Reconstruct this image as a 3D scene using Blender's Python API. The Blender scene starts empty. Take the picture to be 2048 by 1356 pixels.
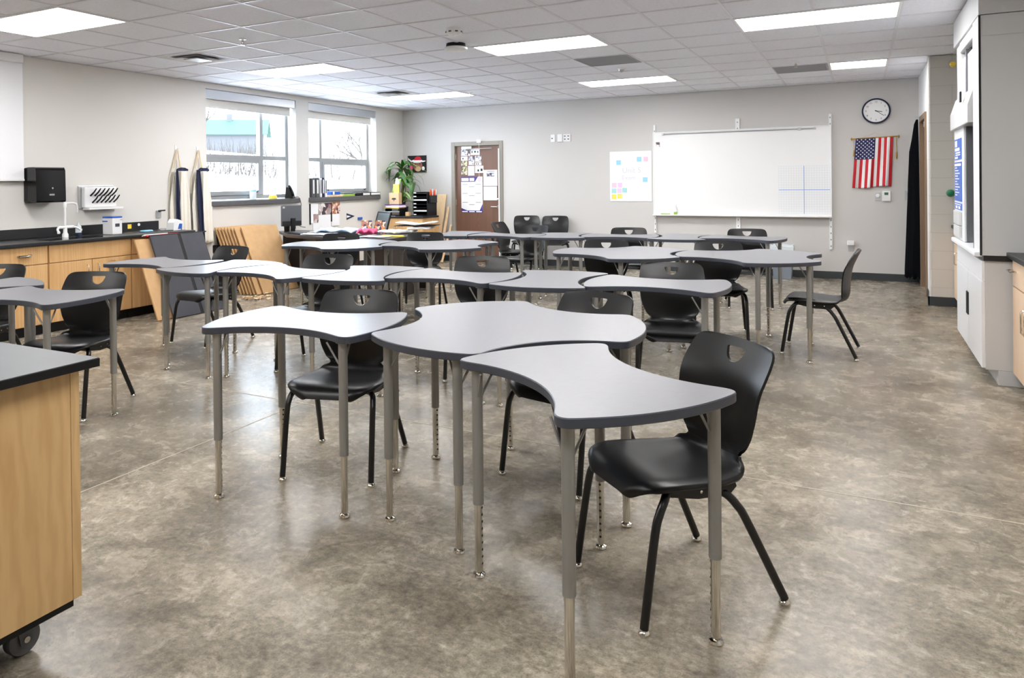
import bpy, bmesh, math, random
from mathutils import Vector, Matrix
random.seed(7)
scene = bpy.context.scene
COL = scene.collection
PI = math.pi
H = 2.735            # ceiling height
YB = 11.56           # back wall
XL = -7.475          # left wall
XS = 0.69            # far right stub wall
XR = 1.50            # right main wall
YF = -4.2            # wall behind the camera
U = 0.6096           # ceiling grid module
GX, GY = -3.9787, 4.0137

# ---------------------------------------------------------------- materials
def srgb(r, g, b):
    f = lambda c: (c/255/12.92) if c <= 10 else ((c/255+.055)/1.055)**2.4
    return (f(r), f(g), f(b), 1)
class NT:
    def __init__(s, name):
        s.m = bpy.data.materials.new(name); s.m.use_nodes = True
        s.t = s.m.node_tree; s.b = s.t.nodes['Principled BSDF']; s.out = s.t.nodes['Material Output']
    def n(s, typ, **kw):
        x = s.t.nodes.new(typ)
        for k, v in kw.items():
            if k in x.inputs: x.inputs[k].default_value = v
            else: setattr(x, k, v)
        return x
    def l(s, a, b): s.t.links.new(a, b)
    def coord(s, kind='Object', scale=(1,1,1), rot=(0,0,0)):
        tc = s.n('ShaderNodeTexCoord'); mp = s.n('ShaderNodeMapping')
        mp.inputs['Scale'].default_value = scale; mp.inputs['Rotation'].default_value = rot
        s.l(tc.outputs[kind], mp.inputs['Vector']); return mp.outputs['Vector']
    def noise(s, vec, scale, detail=4, rough=.55, dist=0):
        x = s.n('ShaderNodeTexNoise'); x.inputs['Scale'].default_value = scale; x.inputs['Detail'].default_value = detail
        x.inputs['Roughness'].default_value = rough; x.inputs['Distortion'].default_value = dist
        s.l(vec, x.inputs['Vector']); return x.outputs['Fac']
    def ramp(s, fac, stops):
        r = s.n('ShaderNodeValToRGB'); e = r.color_ramp.elements
        while len(e) < len(stops): e.new(.5)
        for q, (p, c) in zip(e, stops): q.position = p; q.color = c
        s.l(fac, r.inputs['Fac']); return r.outputs['Color']
    def mix(s, fac, a, b, mode='MIX'):
        x = s.n('ShaderNodeMix'); x.data_type = 'RGBA'; x.blend_type = mode
        if hasattr(fac, 'links'): s.l(fac, x.inputs[0])
        else: x.inputs[0].default_value = fac
        for v, k in ((a, 6), (b, 7)):
            if hasattr(v, 'links'): s.l(v, x.inputs[k])
            else: x.inputs[k].default_value = v
        return x.outputs[2]
    def bump(s, h, strength=.1, dist=.01):
        b = s.n('ShaderNodeBump'); b.inputs['Strength'].default_value = strength; b.inputs['Distance'].default_value = dist
        s.l(h, b.inputs['Height']); s.l(b.outputs['Normal'], s.b.inputs['Normal'])
    def rng(s, fac, a, b):
        x = s.n('ShaderNodeMapRange'); x.inputs['To Min'].default_value = a; x.inputs['To Max'].default_value = b
        s.l(fac, x.inputs['Value']); return x.outputs['Result']
def plain(name, col, rough=.5, metal=0., spec=.5, var=.0, bump=0., bscale=60, coat=0.):
    k = NT(name); k.b.inputs['Roughness'].default_value = rough; k.b.inputs['Metallic'].default_value = metal
    k.b.inputs['Specular IOR Level'].default_value = spec; k.b.inputs['Coat Weight'].default_value = coat
    v = k.coord()
    if var > 0:
        c2 = tuple(c*(1-var) for c in col[:3])+(1,)
        k.l(k.ramp(k.noise(v, 9, 5), [(.3, c2), (.7, col)]), k.b.inputs['Base Color'])
    else: k.b.inputs['Base Color'].default_value = col
    if bump > 0: k.bump(k.noise(v, bscale, 5), bump, .004)
    return k.m
def emit(name, col, strength):
    k = NT(name); k.b.inputs['Base Color'].default_value = (.9,.9,.9,1)
    k.b.inputs['Emission Color'].default_value = col; k.b.inputs['Emission Strength'].default_value = strength
    return k.m
M = {}
def wood(name, c1, c2, c3, rot=(0,0,0), sc=(14,14,1.1), rough=.42, ring=2.2, amt=.45, dist=4):
    k = NT(name); v = k.coord('Object', sc, rot)
    n1 = k.noise(v, 1.3, 3, .5, .6)
    w = k.n('ShaderNodeTexWave'); w.wave_type = 'RINGS'; w.rings_direction = 'SPHERICAL'
    w.inputs['Scale'].default_value = ring; w.inputs['Distortion'].default_value = dist; w.inputs['Detail'].default_value = 3; w.inputs['Detail Scale'].default_value = 1.2
    k.l(v, w.inputs['Vector'])
    fine = k.noise(k.coord('Object', (sc[0]*9, sc[1]*9, sc[2]*4), rot), 2, 3)
    base = k.ramp(n1, [(.25, c2), (.75, c1)])
    base = k.mix(k.rng(w.outputs['Fac'], 0, amt), base, c3)
    base = k.mix(k.rng(fine, 0, .25), base, c2)
    k.l(base, k.b.inputs['Base Color']); k.b.inputs['Roughness'].default_value = rough
    return k.m
def concrete():
    k = NT('polished_concrete'); v = k.coord('Object')
    big = k.noise(v, .62, 4, .6, .3); pat = k.noise(v, 1.7, 9, .66, .5); mid = k.noise(v, 7, 10, .72, .5); fin = k.noise(v, 38, 8, .78); sp = k.noise(v, 150, 3, .6)
    st = k.noise(k.coord('Object', (2.5, 12, 1), (0,0,.6)), 3, 8, .75, .6)
    c = k.ramp(pat, [(.30, srgb(114,106,94)), (.5, srgb(148,140,127)), (.70, srgb(180,172,158))])
    c = k.mix(k.rng(k.noise(v, 2.3, 6, .6, .3), 0, .35), c, srgb(166,150,128))
    for f, lo, hi, am in ((big, .68, 1.2, 1), (mid, .64, 1.2, 1), (fin, .56, 1.26, 1), (st, .78, 1.14, .7)):
        c = k.mix(am, c, k.ramp(f, [(.34, (lo,lo,lo*.98,1)), (.64, (hi,hi,hi,1))]), 'MULTIPLY')
    c = k.mix(.8, c, k.ramp(sp, [(.30, (.5,.48,.46,1)), (.42, (1,1,1,1))]), 'MULTIPLY')
    # hairline crazing
    vo = k.n('ShaderNodeTexVoronoi'); vo.feature = 'DISTANCE_TO_EDGE'; vo.inputs['Scale'].default_value = .55
    ds = k.n('ShaderNodeVectorMath'); ds.operation = 'MULTIPLY_ADD'; 
    nz = k.n('ShaderNodeTexNoise'); nz.inputs['Scale'].default_value = 3; k.l(v, nz.inputs['Vector'])
    k.l(nz.outputs['Color'], ds.inputs[0]); ds.inputs[1].default_value = (.35,.35,.0); k.l(v, ds.inputs[2])
    k.l(ds.outputs[0], vo.inputs['Vector'])
    cr = k.ramp(vo.outputs['Distance'], [(.0, (.72,.70,.68,1)), (.004, (1,1,1,1))])
    c = k.mix(.55, c, cr, 'MULTIPLY')
    k.l(c, k.b.inputs['Base Color'])
    k.l(k.rng(mid, .17, .36), k.b.inputs['Roughness'])
    k.b.inputs['Specular IOR Level'].default_value = .24
    k.bump(fin, .09, .003)
    return k.m
def tile():
    k = NT('acoustic_tile'); v = k.coord('Object')
    n = k.noise(v, 120, 4, .7); s = k.noise(v, 34, 6, .75)
    k.l(k.mix(.6, k.ramp(n, [(.32, srgb(214,216,224)), (.5, srgb(242,243,250))]), k.ramp(s, [(.35, srgb(228,230,238)), (.6, srgb(243,244,250))])), k.b.inputs['Base Color'])
    k.b.inputs['Roughness'].default_value = .9; k.bump(n, .25, .003); return k.m
def paint(name, col, scale=90):
    k = NT(name); v = k.coord('Object'); k.b.inputs['Base Color'].default_value = col; k.b.inputs['Roughness'].default_value = .55
    k.b.inputs['Specular IOR Level'].default_value = .3
    k.bump(k.noise(v, scale, 3), .06, .002); return k.m
def block():
    k = NT('painted_block'); v = k.coord('Object', (1,1,1), (PI/2,0,0))
    br = k.n('ShaderNodeTexBrick'); k.l(v, br.inputs['Vector']); c = srgb(200,196,189)
    br.inputs['Color1'].default_value = c; br.inputs['Color2'].default_value = c; br.inputs['Mortar'].default_value = srgb(188,184,177)
    br.inputs['Scale'].default_value = 1; br.inputs['Brick Width'].default_value = .4; br.inputs['Row Height'].default_value = .2; br.inputs['Mortar Size'].default_value = .004
    k.l(br.outputs['Color'], k.b.inputs['Base Color']); k.b.inputs['Roughness'].default_value = .6
    k.bump(k.noise(k.coord(), 70, 4), .12, .003); return k.m
def laminate():
    k = NT('grey_laminate'); v = k.coord('Object', (1,1,1))
    f = k.noise(k.coord('Object', (120, 6, 6)), 3, 4, .6)
    k.l(k.ramp(f, [(.3, srgb(114,114,119)), (.7, srgb(124,124,129))]), k.b.inputs['Base Color'])
    k.b.inputs['Roughness'].default_value = .32; k.b.inputs['Specular IOR Level'].default_value = .55
    k.bump(k.noise(k.coord('Object', (160, 9, 9)), 4, 3), .05, .001); return k.m
def plastic():
    k = NT('black_moulded_plastic'); k.b.inputs['Base Color'].default_value = srgb(7,7,9)
    k.b.inputs['Roughness'].default_value = .37; k.b.inputs['Specular IOR Level'].default_value = .38
    v = k.coord()
    br = k.n('ShaderNodeTexBrick'); k.l(k.coord('Object', (1,1,1), (0,.0,0)), br.inputs['Vector'])
    br.inputs['Color1'].default_value = (1,1,1,1); br.inputs['Color2'].default_value = (1,1,1,1); br.inputs['Mortar'].default_value = (0,0,0,1)
    br.inputs['Scale'].default_value = 1; br.inputs['Brick Width'].default_value = .11; br.inputs['Row Height'].default_value = .07; br.inputs['Mortar Size'].default_value = .0015
    n = k.noise(v, 160, 3, .6)
    k.bump(n, .06, .001); return k.m
def glass():
    k = NT('window_glass'); k.t.nodes.remove(k.b)
    tr = k.n('ShaderNodeBsdfTransparent'); gl = k.n('ShaderNodeBsdfGlossy'); gl.inputs['Roughness'].default_value = .02
    fr = k.n('ShaderNodeLayerWeight'); fr.inputs['Blend'].default_value = .12
    mx = k.n('ShaderNodeMixShader'); k.l(k.rng(fr.outputs['Facing'], .02, .22), mx.inputs[0]); k.l(tr.outputs[0], mx.inputs[1]); k.l(gl.outputs[0], mx.inputs[2])
    tr.inputs['Color'].default_value = (.94,.96,.97,1)
    k.l(mx.outputs[0], k.out.inputs['Surface']); return k.m
def photo(name, cols, scale=18, seed=0.):
    k = NT(name); tc = k.n('ShaderNodeTexCoord'); mp = k.n('ShaderNodeMapping'); mp.inputs['Location'].default_value = (seed, seed*1.7, seed*.6)
    k.l(tc.outputs['Object'], mp.inputs['Vector'])
    vo = k.n('ShaderNodeTexVoronoi'); vo.inputs['Scale'].default_value = scale; k.l(mp.outputs['Vector'], vo.inputs['Vector'])
    sp = k.n('ShaderNodeSeparateColor'); k.l(vo.outputs['Color'], sp.inputs[0])
    k.l(k.ramp(sp.outputs[0], [((i+.5)/len(cols), c) for i, c in enumerate(cols)]), k.b.inputs['Base Color'])
    k.b.inputs['Roughness'].default_value = .4; return k.m
def setup_materials():
    M['floor'] = concrete(); M['tile'] = tile(); M['wall'] = paint('warm_grey_paint', srgb(221,218,213)); M['wall_back'] = paint('grey_paint', srgb(203,200,197))
    M['block'] = block(); M['grid'] = plain('white_runner', srgb(226,226,232), .45)
    M['lam'] = laminate(); M['edge'] = plain('slate_edge_band', srgb(58,62,72), .4)
    M['plastic'] = plastic(); M['legblack'] = plain('black_powder_coat', srgb(12,12,14), .3)
    M['legsilver'] = plain('silver_paint', srgb(146,145,142), .38, .5); M['chrome'] = plain('chrome', srgb(214,210,202), .14, 1.)
    M['hole'] = plain('dark_hole', srgb(25,25,25), .8); M['wood'] = wood('maple_veneer', srgb(226,186,132), srgb(208,164,110), srgb(190,144,92))
    M['woodcart'] = wood('maple_laminate', srgb(214,180,130), srgb(200,164,112), srgb(160,116,66), sc=(5,5,.9), ring=3.2, amt=.3, dist=7)
    M['peach'] = wood('pale_maple', srgb(228,200,172), srgb(218,188,158), srgb(206,174,142))
    M['epoxy'] = plain('black_epoxy_top', srgb(27,28,31), .38, var=.1); M['cartop_sheen'] = plain('black_worktop_sheen', srgb(76,78,83), .42, var=.08); M['black'] = plain('black', srgb(11,11,13), .45, spec=.35); M['blackgloss'] = plain('black_gloss', srgb(5,5,8), .1, spec=.4)
    M['rubber'] = plain('grey_rubber', srgb(92,92,95), .6); M['base'] = plain('dark_vinyl_base', srgb(52,56,58), .5)
    M['white'] = plain('white_enamel', srgb(236,236,236), .35); M['paper'] = plain('paper', srgb(240,240,242), .7); M['wb'] = plain('whiteboard_surface', srgb(240,240,240), .18, spec=.35)
    M['alu'] = plain('aluminium', srgb(196,198,200), .35, .7); M['frame'] = plain('window_frame', srgb(150,153,154), .45); M['glass'] = glass()
    M['shade'] = plain('roller_shade_fabric', srgb(222,220,214), .8); M['sill'] = plain('dark_sill', srgb(92,92,94), .5, var=.15)
    M['light'] = emit('light_diffuser', (1,.99,.98,1), 7.6)
    M['vent'] = plain('vent_metal', srgb(150,150,154), .5); M['ventdark'] = plain('vent_shadow', srgb(160,162,168), .7); M['brownvent'] = plain('diffuser_edge', srgb(214,210,206), .6)
    M['hood'] = plain('hood_grey_enamel', srgb(200,200,200), .38); M['hoodw'] = plain('hood_white', srgb(232,233,236), .3); M['hoodin'] = plain('hood_liner', srgb(104,106,110), .5)
    M['blue'] = plain('label_blue', srgb(36,92,186), .4); M['bluedk'] = plain('navy', srgb(28,36,66), .8); M['green'] = plain('valve_green', srgb(14,110,70), .4); M['yellow'] = plain('yellow', srgb(245,214,70), .5)
    M['cardboard'] = plain('cardboard', srgb(206,166,118), .75, var=.12); M['carddark'] = plain('cardboard_edge', srgb(150,112,72), .8)
    M['portfolio'] = plain('charcoal_board', srgb(66,67,74), .75, var=.1); M['ply'] = wood('pale_plywood', srgb(236,210,170), srgb(222,192,150), srgb(206,172,128))
    M['desk'] = wood('dark_walnut_laminate', srgb(70,58,52), srgb(58,48,44), srgb(48,40,36)); M['desktop'] = plain('dark_desktop', srgb(58,54,54), .35)
    M['door'] = wood('walnut_door', srgb(126,92,74), srgb(112,80,64), srgb(98,68,54)); M['doorframe'] = plain('taupe_steel_frame', srgb(150,144,134), .45); M['brownframe'] = plain('brown_steel_frame', srgb(126,104,82), .45)
    M['canvas'] = plain('apron_canvas', srgb(238,233,222), .9, var=.06); M['cord'] = plain('apron_cord', srgb(220,200,165), .8)
    M['red'] = plain('flag_red', srgb(196,30,44), .75); M['flagw'] = plain('flag_white', srgb(240,238,238), .75); M['flagb'] = plain('flag_blue', srgb(34,40,92), .75); M['brass'] = plain('brass', srgb(190,150,70), .3, .8)
    M['blackcloth'] = plain('black_cloth', srgb(7,8,13), .95, spec=.1); M['pinks'] = plain('note_pink', srgb(250,196,216), .7); M['blues'] = plain('note_blue', srgb(150,206,238), .7); M['lil'] = plain('note_lilac', srgb(226,196,236), .7); M['teal'] = plain('note_teal', srgb(158,214,214), .7); M['yel'] = plain('note_yellow', srgb(248,222,90), .7)
    M['leaf'] = plain('leaf', srgb(70,120,52), .45, var=.45); M['leafl'] = plain('leaf_light', srgb(136,176,84), .45, var=.3); M['stem'] = plain('stem', srgb(120,110,70), .7); M['pot'] = plain('pot', srgb(58,66,62), .6)
    M['snow'] = plain('snow', srgb(244,246,250), .9, var=.03); M['barn'] = plain('barn_wall', srgb(72,72,74), .8); M['roofgreen'] = plain('green_metal_roof', srgb(38,70,58), .7); M['twig'] = plain('dry_brush', srgb(58,51,44), .95, var=.2)
    M['litwall'] = paint('lit_wall_paint', srgb(228,228,229)); M['screen'] = plain('projection_screen', srgb(238,238,242), .8); M['dkgrey'] = plain('dark_grey_plastic', srgb(84,86,90), .4); M['bin'] = plain('bin_plastic', srgb(124,132,142), .5)
    M['grid1'] = plain('grid_line', srgb(204,218,232), .5); M['grid2'] = plain('axis_line', srgb(120,160,220), .5); M['ink'] = plain('pencil_ink', srgb(212,208,218), .6); M['inkdk'] = plain('dark_print', srgb(60,58,70), .6); M['purple'] = plain('purple_print', srgb(66,50,130), .5)
    M['skin'] = plain('kraft', srgb(206,172,134), .8); M['pink'] = plain('pink_paper', srgb(222,84,128), .7); M['ltblue'] = plain('pale_blue_paper', srgb(190,212,236), .7); M['orange'] = plain('orange', srgb(236,120,50), .6); M['lime'] = plain('lime_cover', srgb(150,190,70), .5)
    M['mesh'] = plain('mesh_fabric', srgb(86,92,92), .8); M['brownfur'] = plain('brown_paint', srgb(150,92,72), .6, var=.3)
    M['clear'] = plain('clear_plastic', srgb(214,222,226), .2); M['lcd'] = plain('lcd_green', srgb(60,110,80), .3); M['lightblue'] = plain('sheer_blue', srgb(96,150,200), .4)
    M['wrap'] = plain('protective_film', srgb(234,236,240), .15, bump=.5, bscale=6)
    M['p1'] = photo('collage_print', [srgb(70,58,66), srgb(214,206,204), srgb(150,104,100), srgb(232,228,226)], 14, .3)
    M['p2'] = photo('flower_print', [srgb(232,214,196), srgb(196,60,70), srgb(90,110,60), srgb(238,150,90), srgb(60,66,92)], 26, 1.1)
    M['p3'] = photo('snapshot_print', [srgb(74,70,92), srgb(206,206,212), srgb(120,110,128), srgb(236,236,240)], 30, 2.2)
    M['p4'] = photo('olive_print', [srgb(120,112,64), srgb(236,230,226), srgb(186,176,110), srgb(90,70,60)], 30, 3.1)

# ---------------------------------------------------------------- mesh builder
class MB:
    def __init__(s): s.v = []; s.f = []; s.m = []
    def add(s, vs, fs, m=0, T=None):
        o = len(s.v)
        for p in vs: s.v.append(tuple(T @ Vector(p)) if T is not None else tuple(p))
        for f in fs: s.f.append(tuple(i+o for i in f)); s.m.append(m)
        return s
    def box(s, x0, x1, y0, y1, z0, z1, m=0, T=None):
        x0, x1 = min(x0,x1), max(x0,x1); y0, y1 = min(y0,y1), max(y0,y1); z0, z1 = min(z0,z1), max(z0,z1)
        return s.add([(x0,y0,z0),(x1,y0,z0),(x1,y1,z0),(x0,y1,z0),(x0,y0,z1),(x1,y0,z1),(x1,y1,z1),(x0,y1,z1)],
              [(0,3,2,1),(4,5,6,7),(0,1,5,4),(1,2,6,5),(2,3,7,6),(3,0,4,7)], m, T)
    def quad(s, a, b, c, d, m=0, T=None): return s.add([a,b,c,d], [(0,1,2,3)], m, T)
    def tube(s, pts, r, n=12, m=0, caps=True, T=None):
        pts = [Vector(p) for p in pts]; rs = r if isinstance(r, (list, tuple)) else [r]*len(pts)
        vs = []; fs = []; prev = None
        for i, p in enumerate(pts):
            d = (pts[min(i+1, len(pts)-1)] - pts[max(i-1, 0)]).normalized()
            if prev is None: a = d.orthogonal().normalized()
            else: a = (prev - d*prev.dot(d)).normalized()
            prev = a; b = d.cross(a)
            for k in range(n):
                t = 2*PI*k/n; vs.append(p + (a*math.cos(t) + b*math.sin(t))*rs[i])
        for i in range(len(pts)-1):
            for k in range(n):
                fs.append((i*n+k, i*n+(k+1) % n, (i+1)*n+(k+1) % n, (i+1)*n+k))
        if caps: fs.append(tuple(range(n-1, -1, -1))); fs.append(tuple(range((len(pts)-1)*n, len(pts)*n)))
        return s.add(vs, fs, m, T)
    def lathe(s, prof, c=(0,0,0), n=20, m=0, T=None):
        vs = []; fs = []
        for r, z in prof:
            for k in range(n): vs.append((c[0]+r*math.cos(2*PI*k/n), c[1]+r*math.sin(2*PI*k/n), c[2]+z))
        L = len(prof)
        for i in range(L-1):
            for k in range(n): fs.append((i*n+k, i*n+(k+1) % n, (i+1)*n+(k+1) % n, (i+1)*n+k))
        fs.append(tuple(range(n-1, -1, -1))); fs.append(tuple(range((L-1)*n, L*n)))
        return s.add(vs, fs, m, T)
    def prism(s, poly, z0, z1, mside=0, mtop=0, mbot=None, T=None):
        n = len(poly); vs = [(x,y,z0) for x,y in poly]+[(x,y,z1) for x,y in poly]
        s.add(vs, [(i, (i+1) % n, n+(i+1) % n, n+i) for i in range(n)], mside, T)
        s.add([(x,y,z1) for x,y in poly], [tuple(range(n))], mtop, T)
        return s.add([(x,y,z0) for x,y in poly], [tuple(range(n-1,-1,-1))], mside if mbot is None else mbot, T)
    def grid(s, rows, m=0, T=None):
        n = len(rows[0]); vs = [p for r in rows for p in r]
        return s.add(vs, [(i*n+k, i*n+k+1, (i+1)*n+k+1, (i+1)*n+k) for i in range(len(rows)-1) for k in range(n-1)], m, T)
    def build(s, name, mats, parent=None, smooth=40, bevel=0, loc=None, solid=0, center=True, seg=2):
        me = bpy.data.meshes.new(name)
        off = Vector((0,0,0))
        if parent is None and loc is None and center and s.v:
            xs = [p[0] for p in s.v]; ys = [p[1] for p in s.v]; zs = [p[2] for p in s.v]
            off = Vector(((min(xs)+max(xs))/2, (min(ys)+max(ys))/2, min(zs)))
        me.from_pydata([tuple(Vector(p)-off) for p in s.v], [], s.f)
        for x in (mats if isinstance(mats, (list, tuple)) else [mats]): me.materials.append(M[x])
        me.polygons.foreach_set('material_index', s.m)
        if smooth:
            me.polygons.foreach_set('use_smooth', [True]*len(s.f)); me.update(); me.set_sharp_from_angle(angle=math.radians(smooth))
        me.update()
        o = bpy.data.objects.new(name, me); COL.objects.link(o)
        o.location = off if loc is None else loc
        if parent is not None: o.parent = parent
        if solid: q = o.modifiers.new('s', 'SOLIDIFY'); q.thickness = solid; q.offset = -1
        if bevel:
            q = o.modifiers.new('b', 'BEVEL'); q.width = bevel; q.segments = seg; q.limit_method = 'ANGLE'; q.angle_limit = math.radians(50)
        return o
def thing(name, label, cat, loc=(0,0,0), rz=0, group=None):
    o = bpy.data.objects.new(name, None); COL.objects.link(o); o.empty_display_size = .1
    o.location = loc; o.rotation_euler = (0,0,rz); return tag(o, label, cat, group)
def tag(o, label, cat, group=None):
    o['label'] = label; o['category'] = cat
    if group: o['group'] = group
    return o
def struct(o): o['kind'] = 'structure'; return o
KIDS = {}
def kids(o): return [c for c in bpy.data.objects if c.parent == o]
def copy_tree(o, parent=None):
    c = o.copy(); COL.objects.link(c)
    if parent is not None: c.parent = parent
    for k in KIDS[o.name]: copy_tree(k, c)
    return c
def index_tree(o):
    KIDS[o.name] = kids(o)
    for k in KIDS[o.name]: index_tree(k)
def bake(o):
    dg = bpy.context.evaluated_depsgraph_get(); me = bpy.data.meshes.new_from_object(o.evaluated_get(dg))
    o.modifiers.clear(); o.data = me; return o
def RZ(a): return Matrix.Rotation(a, 4, 'Z')
def RX(a): return Matrix.Rotation(a, 4, 'X')
def RY(a): return Matrix.Rotation(a, 4, 'Y')
def TR(x, y, z): return Matrix.Translation((x, y, z))
# frames: on the back wall (x right, y up, facing -Y) and on the left wall (x along +Y, y up, facing +X)
def WB(x, z, y): return TR(x, y, z) @ RX(PI/2)
def WL(y, z, x): return TR(x, y, z) @ RZ(PI/2) @ RX(PI/2)
def text(mb, s, size, T, m=0, align='CENTER', ext=0.0006):
    cu = bpy.data.curves.new('t', 'FONT'); cu.body = s; cu.size = size; cu.align_x = align; cu.align_y = 'CENTER'; cu.resolution_u = 3
    o = bpy.data.objects.new('t', cu); COL.objects.link(o)
    dg = bpy.context.evaluated_depsgraph_get(); dg.update(); me = bpy.data.meshes.new_from_object(o.evaluated_get(dg))
    mb.add([tuple(v.co) for v in me.vertices], [tuple(p.vertices) for p in me.polygons], m, T @ TR(0,0,ext))
    bpy.data.objects.remove(o); bpy.data.curves.remove(cu); bpy.data.meshes.remove(me)
def scrawl(mb, n, size, T, m=0, seed=1):
    # a run of small illegible pen strokes, n letters long, centred on T
    rn = random.Random(seed); w = size*.62
    for i in range(n):
        x = (i-(n-1)/2)*w; p = [Vector((x-.5*w, 0, .0007))]+[Vector((x+rn.uniform(-.3,.3)*w, rn.uniform(-.32,.32)*size, .0007)) for k in range(3)]+[Vector((x+.5*w, 0, .0007))]
        mb.tube([T @ q for q in p], size*.035, 4)
def smoothpath(pts, k=6):
    out = []
    P = [Vector(p) for p in pts]
    for i in range(len(P)-1):
        p0 = P[max(i-1,0)]; p1 = P[i]; p2 = P[i+1]; p3 = P[min(i+2, len(P)-1)]
        for j in range(k):
            t = j/k; out.append(.5*((2*p1)+(-p0+p2)*t+(2*p0-5*p1+4*p2-p3)*t*t+(-p0+3*p1-3*p2+p3)*t**3))
    out.append(P[-1]); return out
# ---------------------------------------------------------------- camera / world / lights
def camera():
    yaw, pitch, roll, f, cx, cy, h = .4886, -.0057, -.0111, 1481.72, 933.70, 371.56, 1.4152
    c_, s_ = math.cos(yaw), math.sin(yaw)
    fw = Vector((-s_*math.cos(pitch), c_*math.cos(pitch), math.sin(pitch)))
    right = Vector((c_, s_, 0)); up = right.cross(fw)
    r = right*math.cos(roll)+up*math.sin(roll); u = r.cross(fw)
    cam = bpy.data.cameras.new('camera'); o = bpy.data.objects.new('camera', cam); COL.objects.link(o)
    m = Matrix(((r.x, u.x, -fw.x, 0), (r.y, u.y, -fw.y, 0), (r.z, u.z, -fw.z, h), (0,0,0,1)))
    o.matrix_world = m
    cam.sensor_fit = 'HORIZONTAL'; cam.sensor_width = 36; cam.lens = f/2048*36
    cam.shift_x = (1024-cx)/2048; cam.shift_y = (cy-678)/2048; cam.clip_start = .05; cam.clip_end = 400
    scene.camera = o
def world():
    w = bpy.data.worlds.new('sky'); scene.world = w; w.use_nodes = True; t = w.node_tree
    bg = t.nodes['Background']; bg.inputs['Color'].default_value = (.80,.89,1,1); bg.inputs['Strength'].default_value = 4.8
    for name, y0, y1 in (('window_daylight', 6.95, 8.60), ('window_daylight', 8.95, 10.68)):
        li = bpy.data.lights.new(name, 'AREA'); li.shape = 'RECTANGLE'; li.size = y1-y0; li.size_y = 1.2; li.cycles.is_portal = True
        o = bpy.data.objects.new(name, li); COL.objects.link(o); o.location = (XL-.32, (y0+y1)/2, 1.85)
        o.matrix_world = TR(XL-.32, (y0+y1)/2, 1.85) @ RZ(-PI/2) @ RX(PI/2) @ RX(PI) if False else TR(XL-.32, (y0+y1)/2, 1.85) @ Matrix(((0,0,-1,0),(1,0,0,0),(0,-1,0,0),(0,0,0,1)))
    vs = scene.view_settings; vs.view_transform = 'Standard'; vs.look = 'None'; vs.gamma = 1; vs.exposure = 1.72; vs.use_curve_mapping = False
    scene.cycles.use_denoising = True; scene.cycles.max_bounces = 10; scene.cycles.diffuse_bounces = 6
    scene.cycles.sample_clamp_indirect = 6

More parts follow.
